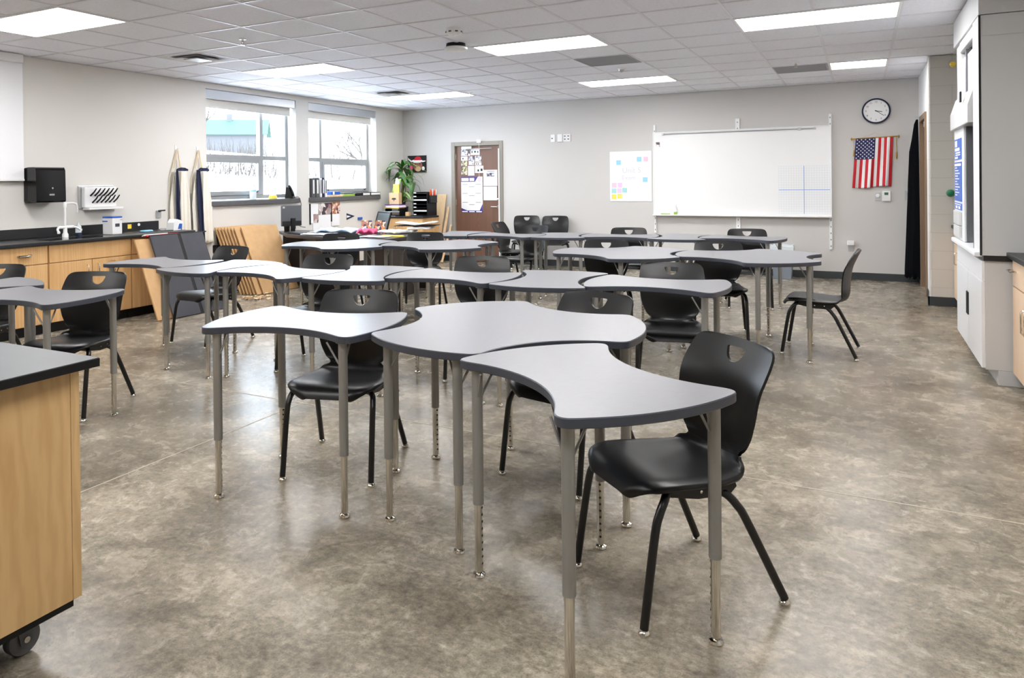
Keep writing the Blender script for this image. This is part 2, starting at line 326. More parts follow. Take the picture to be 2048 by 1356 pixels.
# ---------------------------------------------------------------- room shell
W1 = (6.89, 8.62); W2 = (8.91, 10.70); WZ0, WZ1 = 1.16, 2.66
def shell():
    struct(MB().box(XL-.3, XR+.3, YF-.3, YB+.3, -.1, 0).build('floor', 'floor', smooth=0))
    j = MB()
    j.box(-3.194, -3.186, YF, 7.2, 0, .0012); j.box(XL, -3.194, 3.696, 3.704, 0, .0012); j.box(-3.186, XR, 3.696, 3.704, 0, .0012)
    M['joint'] = plain('sawcut_joint', srgb(186,176,160), .7); struct(j.build('trim_3', 'joint', smooth=0))
    struct(MB().box(XL-.3, XR+.3, YF-.3, YB+.3, H+.004, H+.12).build('ceiling', 'tile', smooth=0))
    g = MB()
    i = -6
    while GX+i*U < XR: 
        x = GX+i*U
        if x > XL: g.box(x-.012, x+.012, YF, YB, H-.001, H+.012)
        i += 1
    i = -14
    while GY+i*U < YB:
        y = GY+i*U
        if y > YF: g.box(XL, XR, y-.012, y+.012, H-.0025, H+.012)
        i += 1
    struct(g.build('trim_1', 'grid', smooth=0))
    # left wall with two window openings 0.3 thick
    w = MB(); a, b = XL-.3, XL
    w.box(a, b, YF-.3, W1[0], 0, H); w.box(a, b, W1[0], W1[1], 0, WZ0); w.box(a, b, W1[0], W1[1], WZ1, H)
    w.box(a, b, W1[1], W2[0], 0, H); w.box(a, b, W2[0], W2[1], 0, WZ0); w.box(a, b, W2[0], W2[1], WZ1, H); w.box(a, b, W2[1], YB+.3, 0, H)
    struct(w.build('wall_left', 'wall', smooth=0))
    # back wall with the door opening
    w = MB(); d0, d1 = -6.40, -5.485
    w.box(XL, d0, YB, YB+.3, 0, H); w.box(d0, d1, YB, YB+.3, 2.065, H); w.box(d1, XS, YB, YB+.3, 0, H); w.box(d0, d1, YB+.12, YB+.3, 0, 2.065)
    struct(w.build('wall_back', 'wall_back', smooth=0))
    # right: stub wall with the second door, block pier, main wall
    w = MB(); e0, e1 = 10.28, 11.14
    w.box(XS, XR+.3, 9.62, e0, 0, H, 0); w.box(XS, XR+.3, e0, e1, 2.13, H, 0); w.box(XS, XR+.3, e1, YB+.3, 0, H, 0); w.box(XS+.14, XR+.3, e0, e1, 0, 2.13, 0)
    struct(w.build('wall_right', 'litwall', smooth=0))  # stub wall paint whitened to carry the light falling on it
    p = MB().box(XS-.03, XR, 9.55, 9.63, 0, H)
    struct(p.build('wall_pier', 'block', smooth=0, bevel=.02))
    struct(MB().box(XR, XR+.3, YF-.3, 9.6, 0, H).build('wall_right_near', 'block', smooth=0))
    struct(MB().box(XL, XR, YF-.3, YF, 0, H).build('wall_front', 'wall', smooth=0))
    bb = MB(); bb.box(-5.42, XS, YB-.012, YB, 0, .1); bb.box(XL, -6.47, YB-.012, YB, 0, .1); struct(bb.build('baseboard_back', 'base', smooth=0, bevel=.003))
    bb = MB(); bb.box(XS-.045, XR, 9.537, 9.55, 0, .1); bb.box(XS-.045, XS-.03, 9.537, 9.63, 0, .1); bb.box(XS-.012, XS, 9.63, 10.2, 0, .1); bb.box(XS-.012, XS, 11.2, YB, 0, .1)
    struct(bb.build('baseboard_right', 'base', smooth=0, bevel=.003))
    bb = MB(); bb.box(XL, XL+.012, 6.14, YB, 0, .1); struct(bb.build('baseboard_left', 'base', smooth=0, bevel=.003))
def window(name, y0, y1, mull, sash):
    root = struct(thing(name, 'x', 'window', (XL-.2, (y0+y1)/2, WZ0))); del root['label']; del root['category']
    oy = (y0+y1)/2; X0, X1 = -.04, .03
    f = MB(); z0, z1 = .045, WZ1-WZ0
    A, B = y0-oy, y1-oy; mm = mull-oy; zm = .63; t = .05
    f.box(X0, X1, A, A+t, z0, z1); f.box(X0, X1, B-t, B, z0, z1); f.box(X0, X1, A+t, B-t, z0, z0+.055); f.box(X0, X1, A+t, B-t, z1-t, z1)
    f.box(X0, X1, mm-.03, mm+.03, z0+.055, z1-t); f.box(X0, X1, A+t, mm-.03, zm-.03, zm+.03); f.box(X0, X1, mm+.03, B-t, zm-.03, zm+.03)
    f.build('window_frame', 'frame', root, smooth=0, bevel=.004)
    s0, s1 = (A+t, mm-.03) if sash == 0 else (mm+.03, B-t)
    q = MB(); q.box(X1-.012, X1+.014, s0, s0+.05, z0+.055, zm-.03); q.box(X1-.012, X1+.014, s1-.05, s1, z0+.055, zm-.03); q.box(X1-.012, X1+.014, s0+.05, s1-.05, z0+.055, z0+.115); q.box(X1-.012, X1+.014, s0+.05, s1-.05, zm-.08, zm-.03)
    sa = q.build('window_sash', 'frame', root, smooth=0, bevel=.004)
    l = MB()
    for yy in (s0+.09, s1-.12): l.box(X1+.014, X1+.045, yy, yy+.025, z0+.085, z0+.115); l.box(X1+.03, X1+.04, yy-.02, yy+.045, z0+.1, z0+.112)
    l.build('sash_latch', 'dkgrey', sa, smooth=0, bevel=.003)
    for (a, b, c, d) in ((A+t, mm-.03, zm+.03, z1-t), (mm+.03, B-t, zm+.03, z1-t), (A+t, mm-.03, z0+.055, zm-.03), (mm+.03, B-t, z0+.055, zm-.03)):
        MB().box(-.008, -.004, a, b, c, d).build('pane', 'glass', root, smooth=0)
    MB().box(-.2, .245, A-.02, B+.06 if sash else B+.03, -.035, .035).build('window_sill', 'sill', root, smooth=0, bevel=.008)
    r = MB(); r.box(.075, .19, A+.005, B-.005, z1-.12, z1-.002); r.build('shade_cassette', 'alu', root, smooth=0, bevel=.006)
    r = MB(); r.box(.105, .109, A+.03, B-.03, z1-.21, z1-.12); r.box(.098, .116, A+.03, B-.03, z1-.235, z1-.21); r.build('roller_shade', 'shade', root, smooth=0, bevel=.002)
def ceiling_fixtures():
    n = 0
    vis = {(-4,-1):'long ceiling light panel at the top left, nearest the projection screen', (-4,4):'long ceiling light panel above the two windows, between the two slotted air diffusers',
      (-4,9):'ceiling light panel farthest back on the left, above the plant corner', (1,4):'long ceiling light panel beside the round white detector, above the middle of the room', (1,9):'ceiling light panel in the back row above the left half of the whiteboard',
      (5,4):'largest ceiling light panel at upper right, near the fume hood', (6,9):'short square ceiling light panel in the back corner above the wall clock'}
    for i, j, wd in ((-4,9,2),(1,9,2),(6,9,1),(-4,4,2),(1,4,2),(5,4,2),(-4,-1,2),(1,-1,2),(5,-1,2),(-4,-6,2),(1,-6,2),(5,-6,2)):
        x0, x1, y0, y1 = GX+i*U, GX+(i+wd)*U, GY+j*U, GY+(j+1)*U
        lab = vis.get((i,j), 'ceiling light panel of the same grid, outside the picture')
        t = thing('ceiling_light', lab, 'light', ((x0+x1)/2, (y0+y1)/2, H), 0, 'ceiling light panels'); a, b = (x1-x0)/2, (y1-y0)/2
        f = MB(); f.box(-a, a, -b, -b+.022, -.006, .01); f.box(-a, a, b-.022, b, -.006, .01); f.box(-a, -a+.022, -b+.022, b-.022, -.006, .01); f.box(a-.022, a, -b+.022, b-.022, -.006, .01)
        f.build('light_frame', 'white', t, smooth=0, bevel=.002)
        MB().box(-a+.022, a-.022, -b+.022, b-.022, -.002, .013).build('diffuser', 'light', t, smooth=0)
    for i, j, lab in ((-4,2,'square louvred air diffuser in the ceiling left of the window light panel'), (-4,8,'square louvred air diffuser in the ceiling before the back left corner')):
        x, y = GX+(i+.5)*U, GY+(j+.5)*U
        t = thing('air_diffuser', lab, 'vent', (x, y, H), 0, 'ceiling air diffusers'); a = .29
        p = MB()
        # stepped square cones
        for r0, r1, z0, z1 in ((.29,.2,-.004,.006),(.2,.17,-.012,-.006),(.17,.12,-.012,.004),(.12,.1,-.02,-.016)):
            o = [(-r0,-r0,z0),(r0,-r0,z0),(r0,r0,z0),(-r0,r0,z0)]; q = [(-r1,-r1,z1),(r1,-r1,z1),(r1,r1,z1),(-r1,r1,z1)]
            p.add(o+q, [(k, (k+1) % 4, 4+(k+1) % 4, 4+k) for k in range(4)])
        p.build('louvre_cones', 'brownvent', t, smooth=0)
        MB().box(-.1,.1,-.1,.1,-.022,-.016).build('centre_plate', 'alu', t, smooth=0)
        MB().box(-.2,.2,-.2,.2,.004,.013).build('vent_duct', 'ventdark', t, smooth=0)
    for i, j, lab in ((2,6,'grey perforated return grille in the ceiling between two light panels at centre'), (5,9,'grey perforated return grille in the ceiling beside the short back light panel')):
        x, y = GX+(i+.5)*U, GY+(j+.5)*U
        t = thing('return_grille', lab, 'vent', (x, y, H), 0, 'ceiling return grilles'); a = .295
        f = MB(); f.box(-a,a,-a,-a+.02,-.006,.01); f.box(-a,a,a-.02,a,-.006,.01); f.box(-a,-a+.02,-a+.02,a-.02,-.006,.01); f.box(a-.02,a,-a+.02,a-.02,-.006,.01); f.build('grille_frame', 'vent', t, smooth=0)
        s = MB()
        for k in range(28): yy = -.272+k*.0198; s.box(-.275,.275,yy,yy+.011,-.003,.004)
        s.build('grille_slats', 'vent', t, smooth=0); MB().box(-.275,.275,-.275,.275,.005,.013).build('grille_backing', 'ventdark', t, smooth=0)
    for x, y, lab in ((-4.957,5.008,'chrome sprinkler head in the ceiling nearest the left side diffuser'),(-5.109,9.75,'sprinkler head beside the farthest left ceiling light'),(-.646,9.27,'sprinkler head just before the small return grille near the clock')):
        t = thing('sprinkler', lab, 'sprinkler', (x,y,H), 0, 'ceiling sprinklers')
        MB().lathe([(.034,.013),(.032,-.006),(.014,-.008)]).build('ceiling_plate', 'white', t)
        s = MB().lathe([(.009,-.008),(.009,-.03),(.004,-.034)], n=10); s.tube([(-.011,0,-.02),(-.012,0,-.04),(0,0,-.052)], .0028, 6); s.tube([(.011,0,-.02),(.012,0,-.04),(0,0,-.052)], .0028, 6); s.lathe([(.004,-.05),(.02,-.053),(.02,-.056),(.003,-.058)], n=14); s.build('sprinkler_body', 'chrome', t)
    t = thing('smoke_detector', 'round white smoke detector on the ceiling in front of the dark edged disc', 'detector', (-3.084,5.598,H))
    MB().lathe([(.062,.013),(.064,-.018),(.074,-.02),(.072,-.045),(.05,-.055),(.018,-.058),(.014,-.066)], n=28).build('detector_housing', 'white', t)
    s = MB()
    for k in range(8): a = k*PI/4; s.box(.068,.075,-.012,.012,-.04,-.028, 0, RZ(a))
    s.build('vent_slots', 'dkgrey', t, smooth=0)
    t = thing('wireless_access_point', 'round white ceiling disc with a dark upper rim beside the smoke detector', 'access point', (-3.42,6.24,H))
    MB().lathe([(.09,.013),(.095,-.03)], n=28).build('mounting_ring', 'black', t); MB().lathe([(.1,-.03),(.112,-.038),(.112,-.052),(.09,-.062),(.02,-.066)], n=32).build('disc_cover', 'white', t)
    t = thing('motion_sensor', 'small silver dome sensor on the ceiling beside the central return grille', 'sensor', (-2.501,8.65,H))
    MB().lathe([(.05,.013),(.048,-.01)], n=20).build('ceiling_plate', 'white', t); MB().lathe([(.034,-.01),(.032,-.026),(.02,-.038),(.006,-.043)], n=20).build('sensor_dome', 'alu', t)
def doors():
    # door_1 : walnut door in the back wall
    x0, x1, zt = -6.40, -5.485, 2.065
    r = struct(thing('door_1', 'x', 'door', ((x0+x1)/2, YB+.04, 0))); del r['label']; del r['category']; c = (x0+x1)/2
    MB().box(x0-c+.02, x1-c-.02, -.005, .04, .01, zt-.02).build('door_leaf', 'door', r, smooth=0, bevel=.003)
    f = MB(); f.box(x0-c-.05, x0-c+.02, -.055, .06, 0, zt+.05); f.box(x1-c-.02, x1-c+.05, -.055, .06, 0, zt+.05); f.box(x0-c+.02, x1-c-.02, -.055, .06, zt-.02, zt+.05); f.build('door_frame', 'doorframe', r, smooth=0, bevel=.004)
    hd = MB(); hd.lathe([(.028,0),(.026,.014)], n=18, T=TR(.395,-.004,.97) @ RX(PI/2)); hd.tube([(.395,-.015,.97),(.395,-.06,.97),(.385,-.066,.97),(.28,-.066,.972)], .011, 10); hd.build('door_handle', 'chrome', r)
    MB().lathe([(.026,0),(.024,.012),(.01,.016)], n=18, T=TR(.395,-.004,1.1) @ RX(PI/2)).build('deadbolt', 'chrome', r)
    cl = MB(); cl.box(-.3,-.1,-.05,-.005,1.985,2.035); cl.tube([(-.2,-.055,1.99),(.05,-.1,1.985),(.3,-.056,1.99)], .009, 8); cl.build('door_closer', 'alu', r, smooth=40, bevel=.002)
    for z in (.25,1.05,1.85): MB().tube([(x0-c+.02,-.01,z-.05),(x0-c+.02,-.01,z+.05)], .008, 8).build('hinge', 'alu', r)
    # door_2 : brown framed door in the right stub wall
    y0, y1, zt = 10.28, 11.14, 2.13; r = struct(thing('door_2', 'x', 'door', (XS, (y0+y1)/2, 0))); del r['label']; del r['category']; c = (y0+y1)/2
    MB().box(.06,.1, y0-c+.02, y1-c-.02, .01, zt-.02).build('door_leaf', 'door', r, smooth=0, bevel=.003)
    f = MB(); f.box(-.02,.12,y0-c-.05,y0-c+.02,0,zt+.05); f.box(-.02,.12,y1-c-.02,y1-c+.05,0,zt+.05); f.box(-.02,.12,y0-c+.02,y1-c-.02,zt-.02,zt+.05); f.build('door_frame', 'brownframe', r, smooth=0, bevel=.004)
    MB().box(-.005,.055,-.32,-.05,2.02,2.09).build('door_closer', 'alu', r, smooth=0, bevel=.006)
    hd = MB(); hd.tube([(.058,-.36,1.),(.005,-.36,1.),(0,-.35,1.),(0,-.25,1.)], .011, 10); hd.build('door_handle', 'chrome', r)
def outside():
    # snowy slope, barn with a green roof, dry brush and bare trees seen through the windows
    rows = []
    for i in range(30):
        x = XL-.6-i*1.6; row = []
        for k in range(40):
            y = -10+k*2.2; d = i*1.6
            z = -.2+ .125*max(0, d-1)+.25*math.sin(y*.25+i*.3)*min(1, d/12); row.append((x, y, z))
        rows.append(row)
    o = MB().grid(rows).build('ground_outside', 'snow', center=False); struct(o)
    t = thing('barn', 'pale barn with a green metal roof on the snowy hill outside the left window', 'barn', (-42, 41, 3.95), -.9)
    w = MB(); w.box(-1.5,1.5,-2.6,2.6,-1,1.25); w.add([(-1.5,-2.6,1.25),(1.5,-2.6,1.25),(0,-2.6,2.25)], [(0,1,2)]); w.add([(-1.5,2.6,1.25),(1.5,2.6,1.25),(0,2.6,2.25)], [(0,2,1)]); w.build('barn_wall', 'barn', t, smooth=0)
    rf = MB()
    for s in (-1,1): rf.add([(s*1.8,-2.9,1.08),(s*1.8,2.9,1.08),(0,2.9,2.28),(0,-2.9,2.28),(s*1.8,-2.9,1.14),(s*1.8,2.9,1.14),(0,2.9,2.34),(0,-2.9,2.34)], [(0,1,2,3),(4,7,6,5),(0,4,5,1),(0,3,7,4),(1,5,6,2)])
    rf.build('barn_roof', 'roofgreen', t, smooth=0); MB().box(-.2,.2,-.2,.2,2.1,2.75).build('chimney', 'barn', t, smooth=0)
    b = MB(); rnd = random.Random(3)
    def gz(x): return -.2+.125*max(0, -x+XL-.6-1)
    for k in range(1500):
        x = -24-rnd.random()*12; y = 8+rnd.random()*46; z = gz(x)-.2; hh = .5+rnd.random()*1.2
        p = [(x,y,z)]
        for q in range(3): l = p[-1]; p.append((l[0]+rnd.uniform(-.12,.12), l[1]+rnd.uniform(-.16,.16), l[2]+hh/3))
        b.tube(p, [.03,.022,.014,.006], 3, caps=False)
    o = b.build('dry_bushes', 'twig', smooth=0); tag(o, 'strip of dry leafless brush on the snowy slope outside the windows', 'brush'); o['kind'] = 'stuff'
    def tree(x, y, hh, lab, seed):
        rn = random.Random(seed); m = MB(); z = gz(x)-.3
        def br(p, d, L, r, dep):
            q = p + d*L; m.tube([p, (p+q)/2 + Vector((rn.uniform(-.06,.06)*L, rn.uniform(-.06,.06)*L, 0)), q], [r, r*.8, r*.6], 5, caps=False)
            if dep == 0: return
            for k in range(3 if dep > 1 else 4):
                nd = (d + Vector((rn.uniform(-.8,.8), rn.uniform(-.8,.8), rn.uniform(.0,.6)))).normalized(); br(p+d*L*rn.uniform(.55,1), nd, L*.66, r*.55, dep-1)
        br(Vector((x,y,z)), Vector((0,0,1)), hh*.4, .12, 4)
        tag(m.build('bare_tree', 'twig'), lab, 'tree', 'bare trees outside')
    tree(-33, 30, 5., 'bare winter tree left of the green barn roof outside the first window', 1); tree(-21, 29, 4., 'bare winter tree on the hill outside the second window', 5)
# ---------------------------------------------------------------- student tables
def arc(p, q, s, n=200):
    p = Vector(p); q = Vector(q); d = q-p; L = d.length; t = d/L; nr = Vector((t.y, -t.x)); R = ((L/2)**2+s*s)/(2*abs(s)); th = math.asin(min(1, L/2/R)); o = []
    for i in range(n):
        a = (-1+2*i/(n-1))*th; o.append((p+q)/2 + t*(R*math.sin(a)) + nr*((R*math.cos(a)-(R-abs(s)))*(1 if s > 0 else -1)))
    return o
def outline(cor, sags, c, n=18, m=6):
    N = len(cor); tr = []
    for i in range(N):
        A = arc(cor[i], cor[(i+1) % N], sags[i]); s = [0]
        for a, b in zip(A, A[1:]): s.append(s[-1]+(b-a).length)
        L = s[-1]; T = []; j = 0
        for k in range(n):
            w = c+(L-2*c)*k/(n-1)
            while s[j+1] < w: j += 1
            u = (w-s[j])/(s[j+1]-s[j]); T.append(A[j].lerp(A[j+1], u))
        tr.append(T)
    out = []
    for i in range(N):
        T = tr[i]; out += T; X = tr[(i+1) % N]; p0, p2 = T[-1], X[0]; d0 = T[-1]-T[-2]; d2 = X[0]-X[1]
        den = d0.x*(-d2.y)+d2.x*d0.y; r = p2-p0; kk = (r.x*(-d2.y)+d2.x*r.y)/den; V = p0+d0*kk
        for q in range(1, m+1): u = q/(m+1); out.append(p0*(1-u)**2+V*2*u*(1-u)+p2*u*u)
    return [(v.x, v.y) for v in out]
TZ = .775
def inset(poly, d):
    n = len(poly); o = []
    for i in range(n):
        a = Vector(poly[i-1]); b = Vector(poly[(i+1) % n]); t = (b-a).normalized(); o.append((poly[i][0]-t.y*d, poly[i][1]+t.x*d))
    return o
def make_table(poly, legs, label):
    t = thing('student_table', label, 'table', group='grey curved student tables')
    k = MB(); n = len(poly); zs = ((0, TZ-.030), (.0, TZ-.004), (.003, TZ-.0006))
    base = inset(poly, .003)
    ri = [[(x,y,TZ-.030) for x,y in base], [(x,y,TZ-.027) for x,y in poly], [(x,y,TZ-.003) for x,y in poly], [(x,y,TZ) for x,y in base]]
    for a, b in zip(ri, ri[1:]): k.add(a+b, [(i, (i+1) % n, n+(i+1) % n, n+i) for i in range(n)], 1)
    k.add(ri[-1], [tuple(range(n))], 0); k.add(ri[0], [tuple(range(n-1,-1,-1))], 1)
    k.build('tabletop', ['lam', 'edge'], t, smooth=35)
    for (x, y) in legs:
        a = math.atan2(y, x)
        lg = MB(); lg.lathe([(.0195, .262),(.0195, TZ-.045),(.0195, TZ-.031)], (x,y,0), 20); lg.lathe([(.03,TZ-.035),(.03,TZ-.0305)], (x,y,0), 16)
        T = TR(x,y,0) @ RZ(a+PI)
        for s in (-.9,.9): lg.tube([T @ RZ(s) @ Vector((.018,0,TZ-.125)), T @ RZ(s) @ Vector((.07,0,TZ-.034))], .0045, 6)
        lo = lg.build('table_leg', 'legsilver', t, smooth=40)
        q = MB(); q.lathe([(.0148,.022),(.0148,.268)], (x,y,0), 18, 0)
        for h in range(9):
            z = .05+h*.025; c = T @ TR(0,0,0)
            ring = [(.0151*math.cos(w/7), .006*math.sin(w)*1. if False else 0, 0) for w in range(3)]
            q.lathe([(.0046,0),(.0046,.0006)], n=8, m=1, T=T @ TR(.0146,0,z) @ RY(PI/2))
        q.build('leg_insert', ['chrome', 'hole'], lo, smooth=40)
        MB().lathe([(.021,0),(.0235,.006),(.021,.013),(.01,.018),(.009,.03)], (x,y,0), 18).build('glide', 'chrome', lo)
    return t
BOW0 = outline([(.36,-.335),(.36,.335),(-.36,.335),(-.36,-.335)], [.078,-.137,.078,-.137], .07)
BOW = inset(BOW0, .002)
HEX = [(.622*math.cos(math.radians(60*k+(.8 if k % 2 else -.8))), .622*math.sin(math.radians(60*k+(.8 if k % 2 else -.8)))) for k in range(6)]
TRE = inset(outline(HEX, [.083,-.125]*3, .05), .002)
TABLES = {
'C':('b',-.8083,2.344,-39.6,'hourglass-shaped grey table nearest the camera, in the right foreground'),
'A':('b',-2.2936,2.7182,8.56,'hourglass-shaped grey table at the left end of the front trio of tables'),
'B':('t',-1.4169,3.0301,-15.39,'large three-lobed grey table between the two hourglass tables of the front trio'),
'D':('b',-3.7617,4.157,-10.14,'bright left end table of the second row, directly right of the turned left pair'),
'E':('b',-3.115,4.3152,99.09,'crosswise grey table second from the left in the five table second row'),
'F':('b',-2.464,4.4386,1.01,'lengthwise grey table in the middle of the five table second row'),
'G':('b',-1.7961,4.5424,96.08,'crosswise grey table second from the right in the five table second row'),
'H':('b',-1.1184,4.5952,2.17,'right end table of the five table second row, with a rounded free end'),
'I':('b',-5.1185,4.2546,.56,'grey table of the left pair standing before the charcoal portfolio boards'),
'J':('b',-4.4272,4.2168,83.77,'crosswise grey table joined between the left pair and the bright second row end table'),
'K':('b',-4.3112,2.6668,13.61,'grey table at the left side, right behind the maple lab cart'),
'L':('b',-5.098,2.6866,72.33,'grey table cut off by the left picture edge, behind the table by the lab cart'),
'M':('t',-4.8348,6.2714,49.13,'three-lobed grey table in front of the dark teacher desk, left of its pair'),
'N':('t',-3.8215,6.6061,40.28,'three-lobed grey table in front of the walnut door, right of its pair'),
'O':('t',-1.8749,6.4594,35.77,'three-lobed grey table right of centre, left of its pair in the third row'),
'P':('t',-.8058,6.5629,32.11,'three-lobed grey table at the right end of the third row, before the side-on chair'),
'R':('b',-4.42,8.04,92.,'left end table of the farthest row, in front of the walnut door'),
'S':('b',-3.7312,8.0207,-1.98,'second table from the left in the farthest row, before the two chairs at the wall'),
'T':('b',-3.0944,8.1913,101.84,'third table from the left in the farthest row, under the bare wall'),
'U':('b',-2.4461,8.3342,7.35,'fourth table from the left in the farthest row, under the sticky note board'),
'V':('b',-1.7849,8.3978,95.55,'fifth table from the left in the farthest row, under the whiteboard'),
'W':('b',-1.134,8.4955,-8.02,'right end table of the farthest row, beside the waste bin'),
}
def tables():
    pb = make_table(BOW, [(.32,.255),(.32,-.255),(-.32,.255),(-.32,-.255)], 'x'); pt = make_table(TRE, [(.565*math.cos(math.radians(30+120*k+s)), .565*math.sin(math.radians(30+120*k+s))) for k in range(3) for s in (-21,21)], 'x')
    index_tree(pb); index_tree(pt); used = set()
    for k, (kind, x, y, a, lab) in TABLES.items():
        p = pb if kind == 'b' else pt
        o = p if kind not in used else copy_tree(p); used.add(kind)
        o.location = (x, y, 0); o.rotation_euler = (0,0,math.radians(a)); o['label'] = lab
# ---------------------------------------------------------------- moulded chairs
def lerp_tab(tab, s):
    for (a, va), (b, vb) in zip(tab, tab[1:]):
        if s <= b: 
            u = 0 if b == a else (s-a)/(b-a); u = u*u*(3-2*u) if False else u
            return va+(vb-va)*u
    return tab[-1][1]
def make_chair():
    t = thing('school_chair', 'x', 'chair', group='black moulded school chairs')
    prof = smoothpath([(0,-.302,.835),(0,-.272,.772),(0,-.243,.70),(0,-.226,.60),(0,-.222,.525),(0,-.216,.475),(0,-.198,.442),(0,-.16,.424),(0,-.08,.424),(0,.02,.434),(0,.10,.444),(0,.165,.449),(0,.212,.444),(0,.243,.424),(0,.258,.396)], 5)
    # half widths against profile index (0..14)
    wt = [(0,.166),(.12,.184),(.3,.199),(.6,.209),(1,.214),(1.6,.217),(2.2,.214),(3,.206),(3.6,.193),(4.3,.172),(5,.150),(5.6,.140),(6.2,.143),(6.6,.158),(7,.180),(7.6,.207),(8.5,.226),(9.5,.231),(10.5,.231),(11.3,.222),(12,.205),(12.7,.182),(13.4,.152),(14,.118)]
    n = 15
    def row(i):
        u = i/5; w = lerp_tab(wt, u); p = prof[i]; d = (prof[min(i+1, len(prof)-1)]-prof[max(i-1,0)]).normalized(); nrm = Vector((0, -d.z, d.y))   # towards the sitter
        if nrm.z < 0 and u > 7: nrm = -nrm
        if u <= 7 and nrm.y < 0: nrm = -nrm
        curl = (.022+.026*min(1,u/2.2)) if u < 2.5 else (.048 if u < 5 else (.048-(u-5)*.011 if u < 7.5 else max(0, .0205-(u-7.5)*.005))); r = []
        for k in range(n):
            q = -1+2*k/(n-1); x = q*w; lift = curl*abs(q)**2.2
            if u > 7: lift = curl*abs(q)**2.2 - max(0, abs(q)-.86)*.12
            nn = Vector((0,1,0)) if u < 3 else (nrm if u > 5 else (Vector((0,1,0)).lerp(nrm, (u-3)/2)).normalized()); r.append(Vector((x, p.y, p.z)) + nn*lift)
        return r
    rows = [row(i) for i in range(len(prof))]
    cut = 29
    bk = MB().grid([[tuple(p) for p in r] for r in rows[:cut+1]]).build('backrest', 'plastic', t, smooth=60)
    md = bk.modifiers.new('sub', 'SUBSURF'); md.levels = md.render_levels = 1; md = bk.modifiers.new('s', 'SOLIDIFY'); md.thickness = .0095; md.offset = 0
    # handle: rounded triangle through the back
    tri = []; pts = [(-.014,.754),(.014,.754),(.037,.770),(.052,.806),(-.052,.806),(-.037,.770)]
    for i in range(6):
        a = Vector(pts[i-1]); b = Vector(pts[i]); c = Vector(pts[(i+1) % 6]); r = .012; p0 = b+(a-b).normalized()*min(r,(a-b).length*.45); p2 = b+(c-b).normalized()*min(r,(c-b).length*.45)
        for q in range(5): u = q/4; tri.append(p0*(1-u)**2+b*2*u*(1-u)+p2*u*u)
    cu = MB().prism([(p.x, p.y) for p in tri], -.2, .2, T=TR(0,-.26,0) @ RX(PI/2)); co = cu.build('cut', 'plastic', smooth=0, loc=(0,0,0))
    bm = bpy.data.meshes; mb_ = bk.modifiers.new('h', 'BOOLEAN'); mb_.object = co; mb_.operation = 'DIFFERENCE'; mb_.solver = 'EXACT'
    bpy.context.view_layer.update(); bake(bk); bpy.data.objects.remove(co)
    me = bk.data; me.polygons.foreach_set('use_smooth', [True]*len(me.polygons)); me.set_sharp_from_angle(angle=math.radians(50))
    st = MB().grid([[tuple(p) for p in r] for r in rows[cut:]]).build('seat', 'plastic', t, smooth=60)
    md = st.modifiers.new('sub', 'SUBSURF'); md.levels = md.render_levels = 1; md = st.modifiers.new('s', 'SOLIDIFY'); md.thickness = .011; md.offset = 0
    bpy.context.view_layer.update(); bake(st)
    for s in (-1, 1):
        b = MB(); b.add([(s*.19,-.115,.40),(s*.19,-.09,.378),(s*.19,.03,.382),(s*.19,.135,.402),(s*.19,.125,.438),(s*.19,-.105,.425),(s*.155,-.115,.40),(s*.155,-.09,.378),(s*.155,.03,.382),(s*.155,.135,.402),(s*.155,.125,.43),(s*.155,-.105,.416)],
            [(0,1,2,3,4,5),(11,10,9,8,7,6)]+[(i,(i+1) % 6,6+(i+1) % 6,6+i) for i in range(6)])
        br = b.build('seat_bracket', 'legblack', t, smooth=0, bevel=.004)
        rv = MB()
        for y in (-.05,.02): rv.lathe([(.0055,0),(.0052,.0015),(.002,.003)], n=10, T=TR(s*.1902,y,.400) @ RY(s*PI/2))
        rv.build('rivet', 'chrome', br)
        for fr in (1, 0):
            path = smoothpath([(s*.08,.125,.412),(s*.165,.14,.41),(s*.2,.165,.40),(s*.212,.192,.365),(s*.2155,.213,.3),(s*.22,.258,.02)], 5) if fr else smoothpath([(s*.08,-.03,.39),(s*.155,-.05,.387),(s*.188,-.078,.378),(s*.200,-.112,.34),(s*.208,-.145,.285),(s*.235,-.272,.02)], 5)
            lg = MB().tube(path, .0138, 12).build('chair_leg', 'legblack', t)
            e = path[-1]; MB().lathe([(.0175,0),(.0195,.005),(.018,.012),(.012,.017),(.0115,.03)], (e.x,e.y,0), 14).build('glide', 'chrome', lg)
    return t
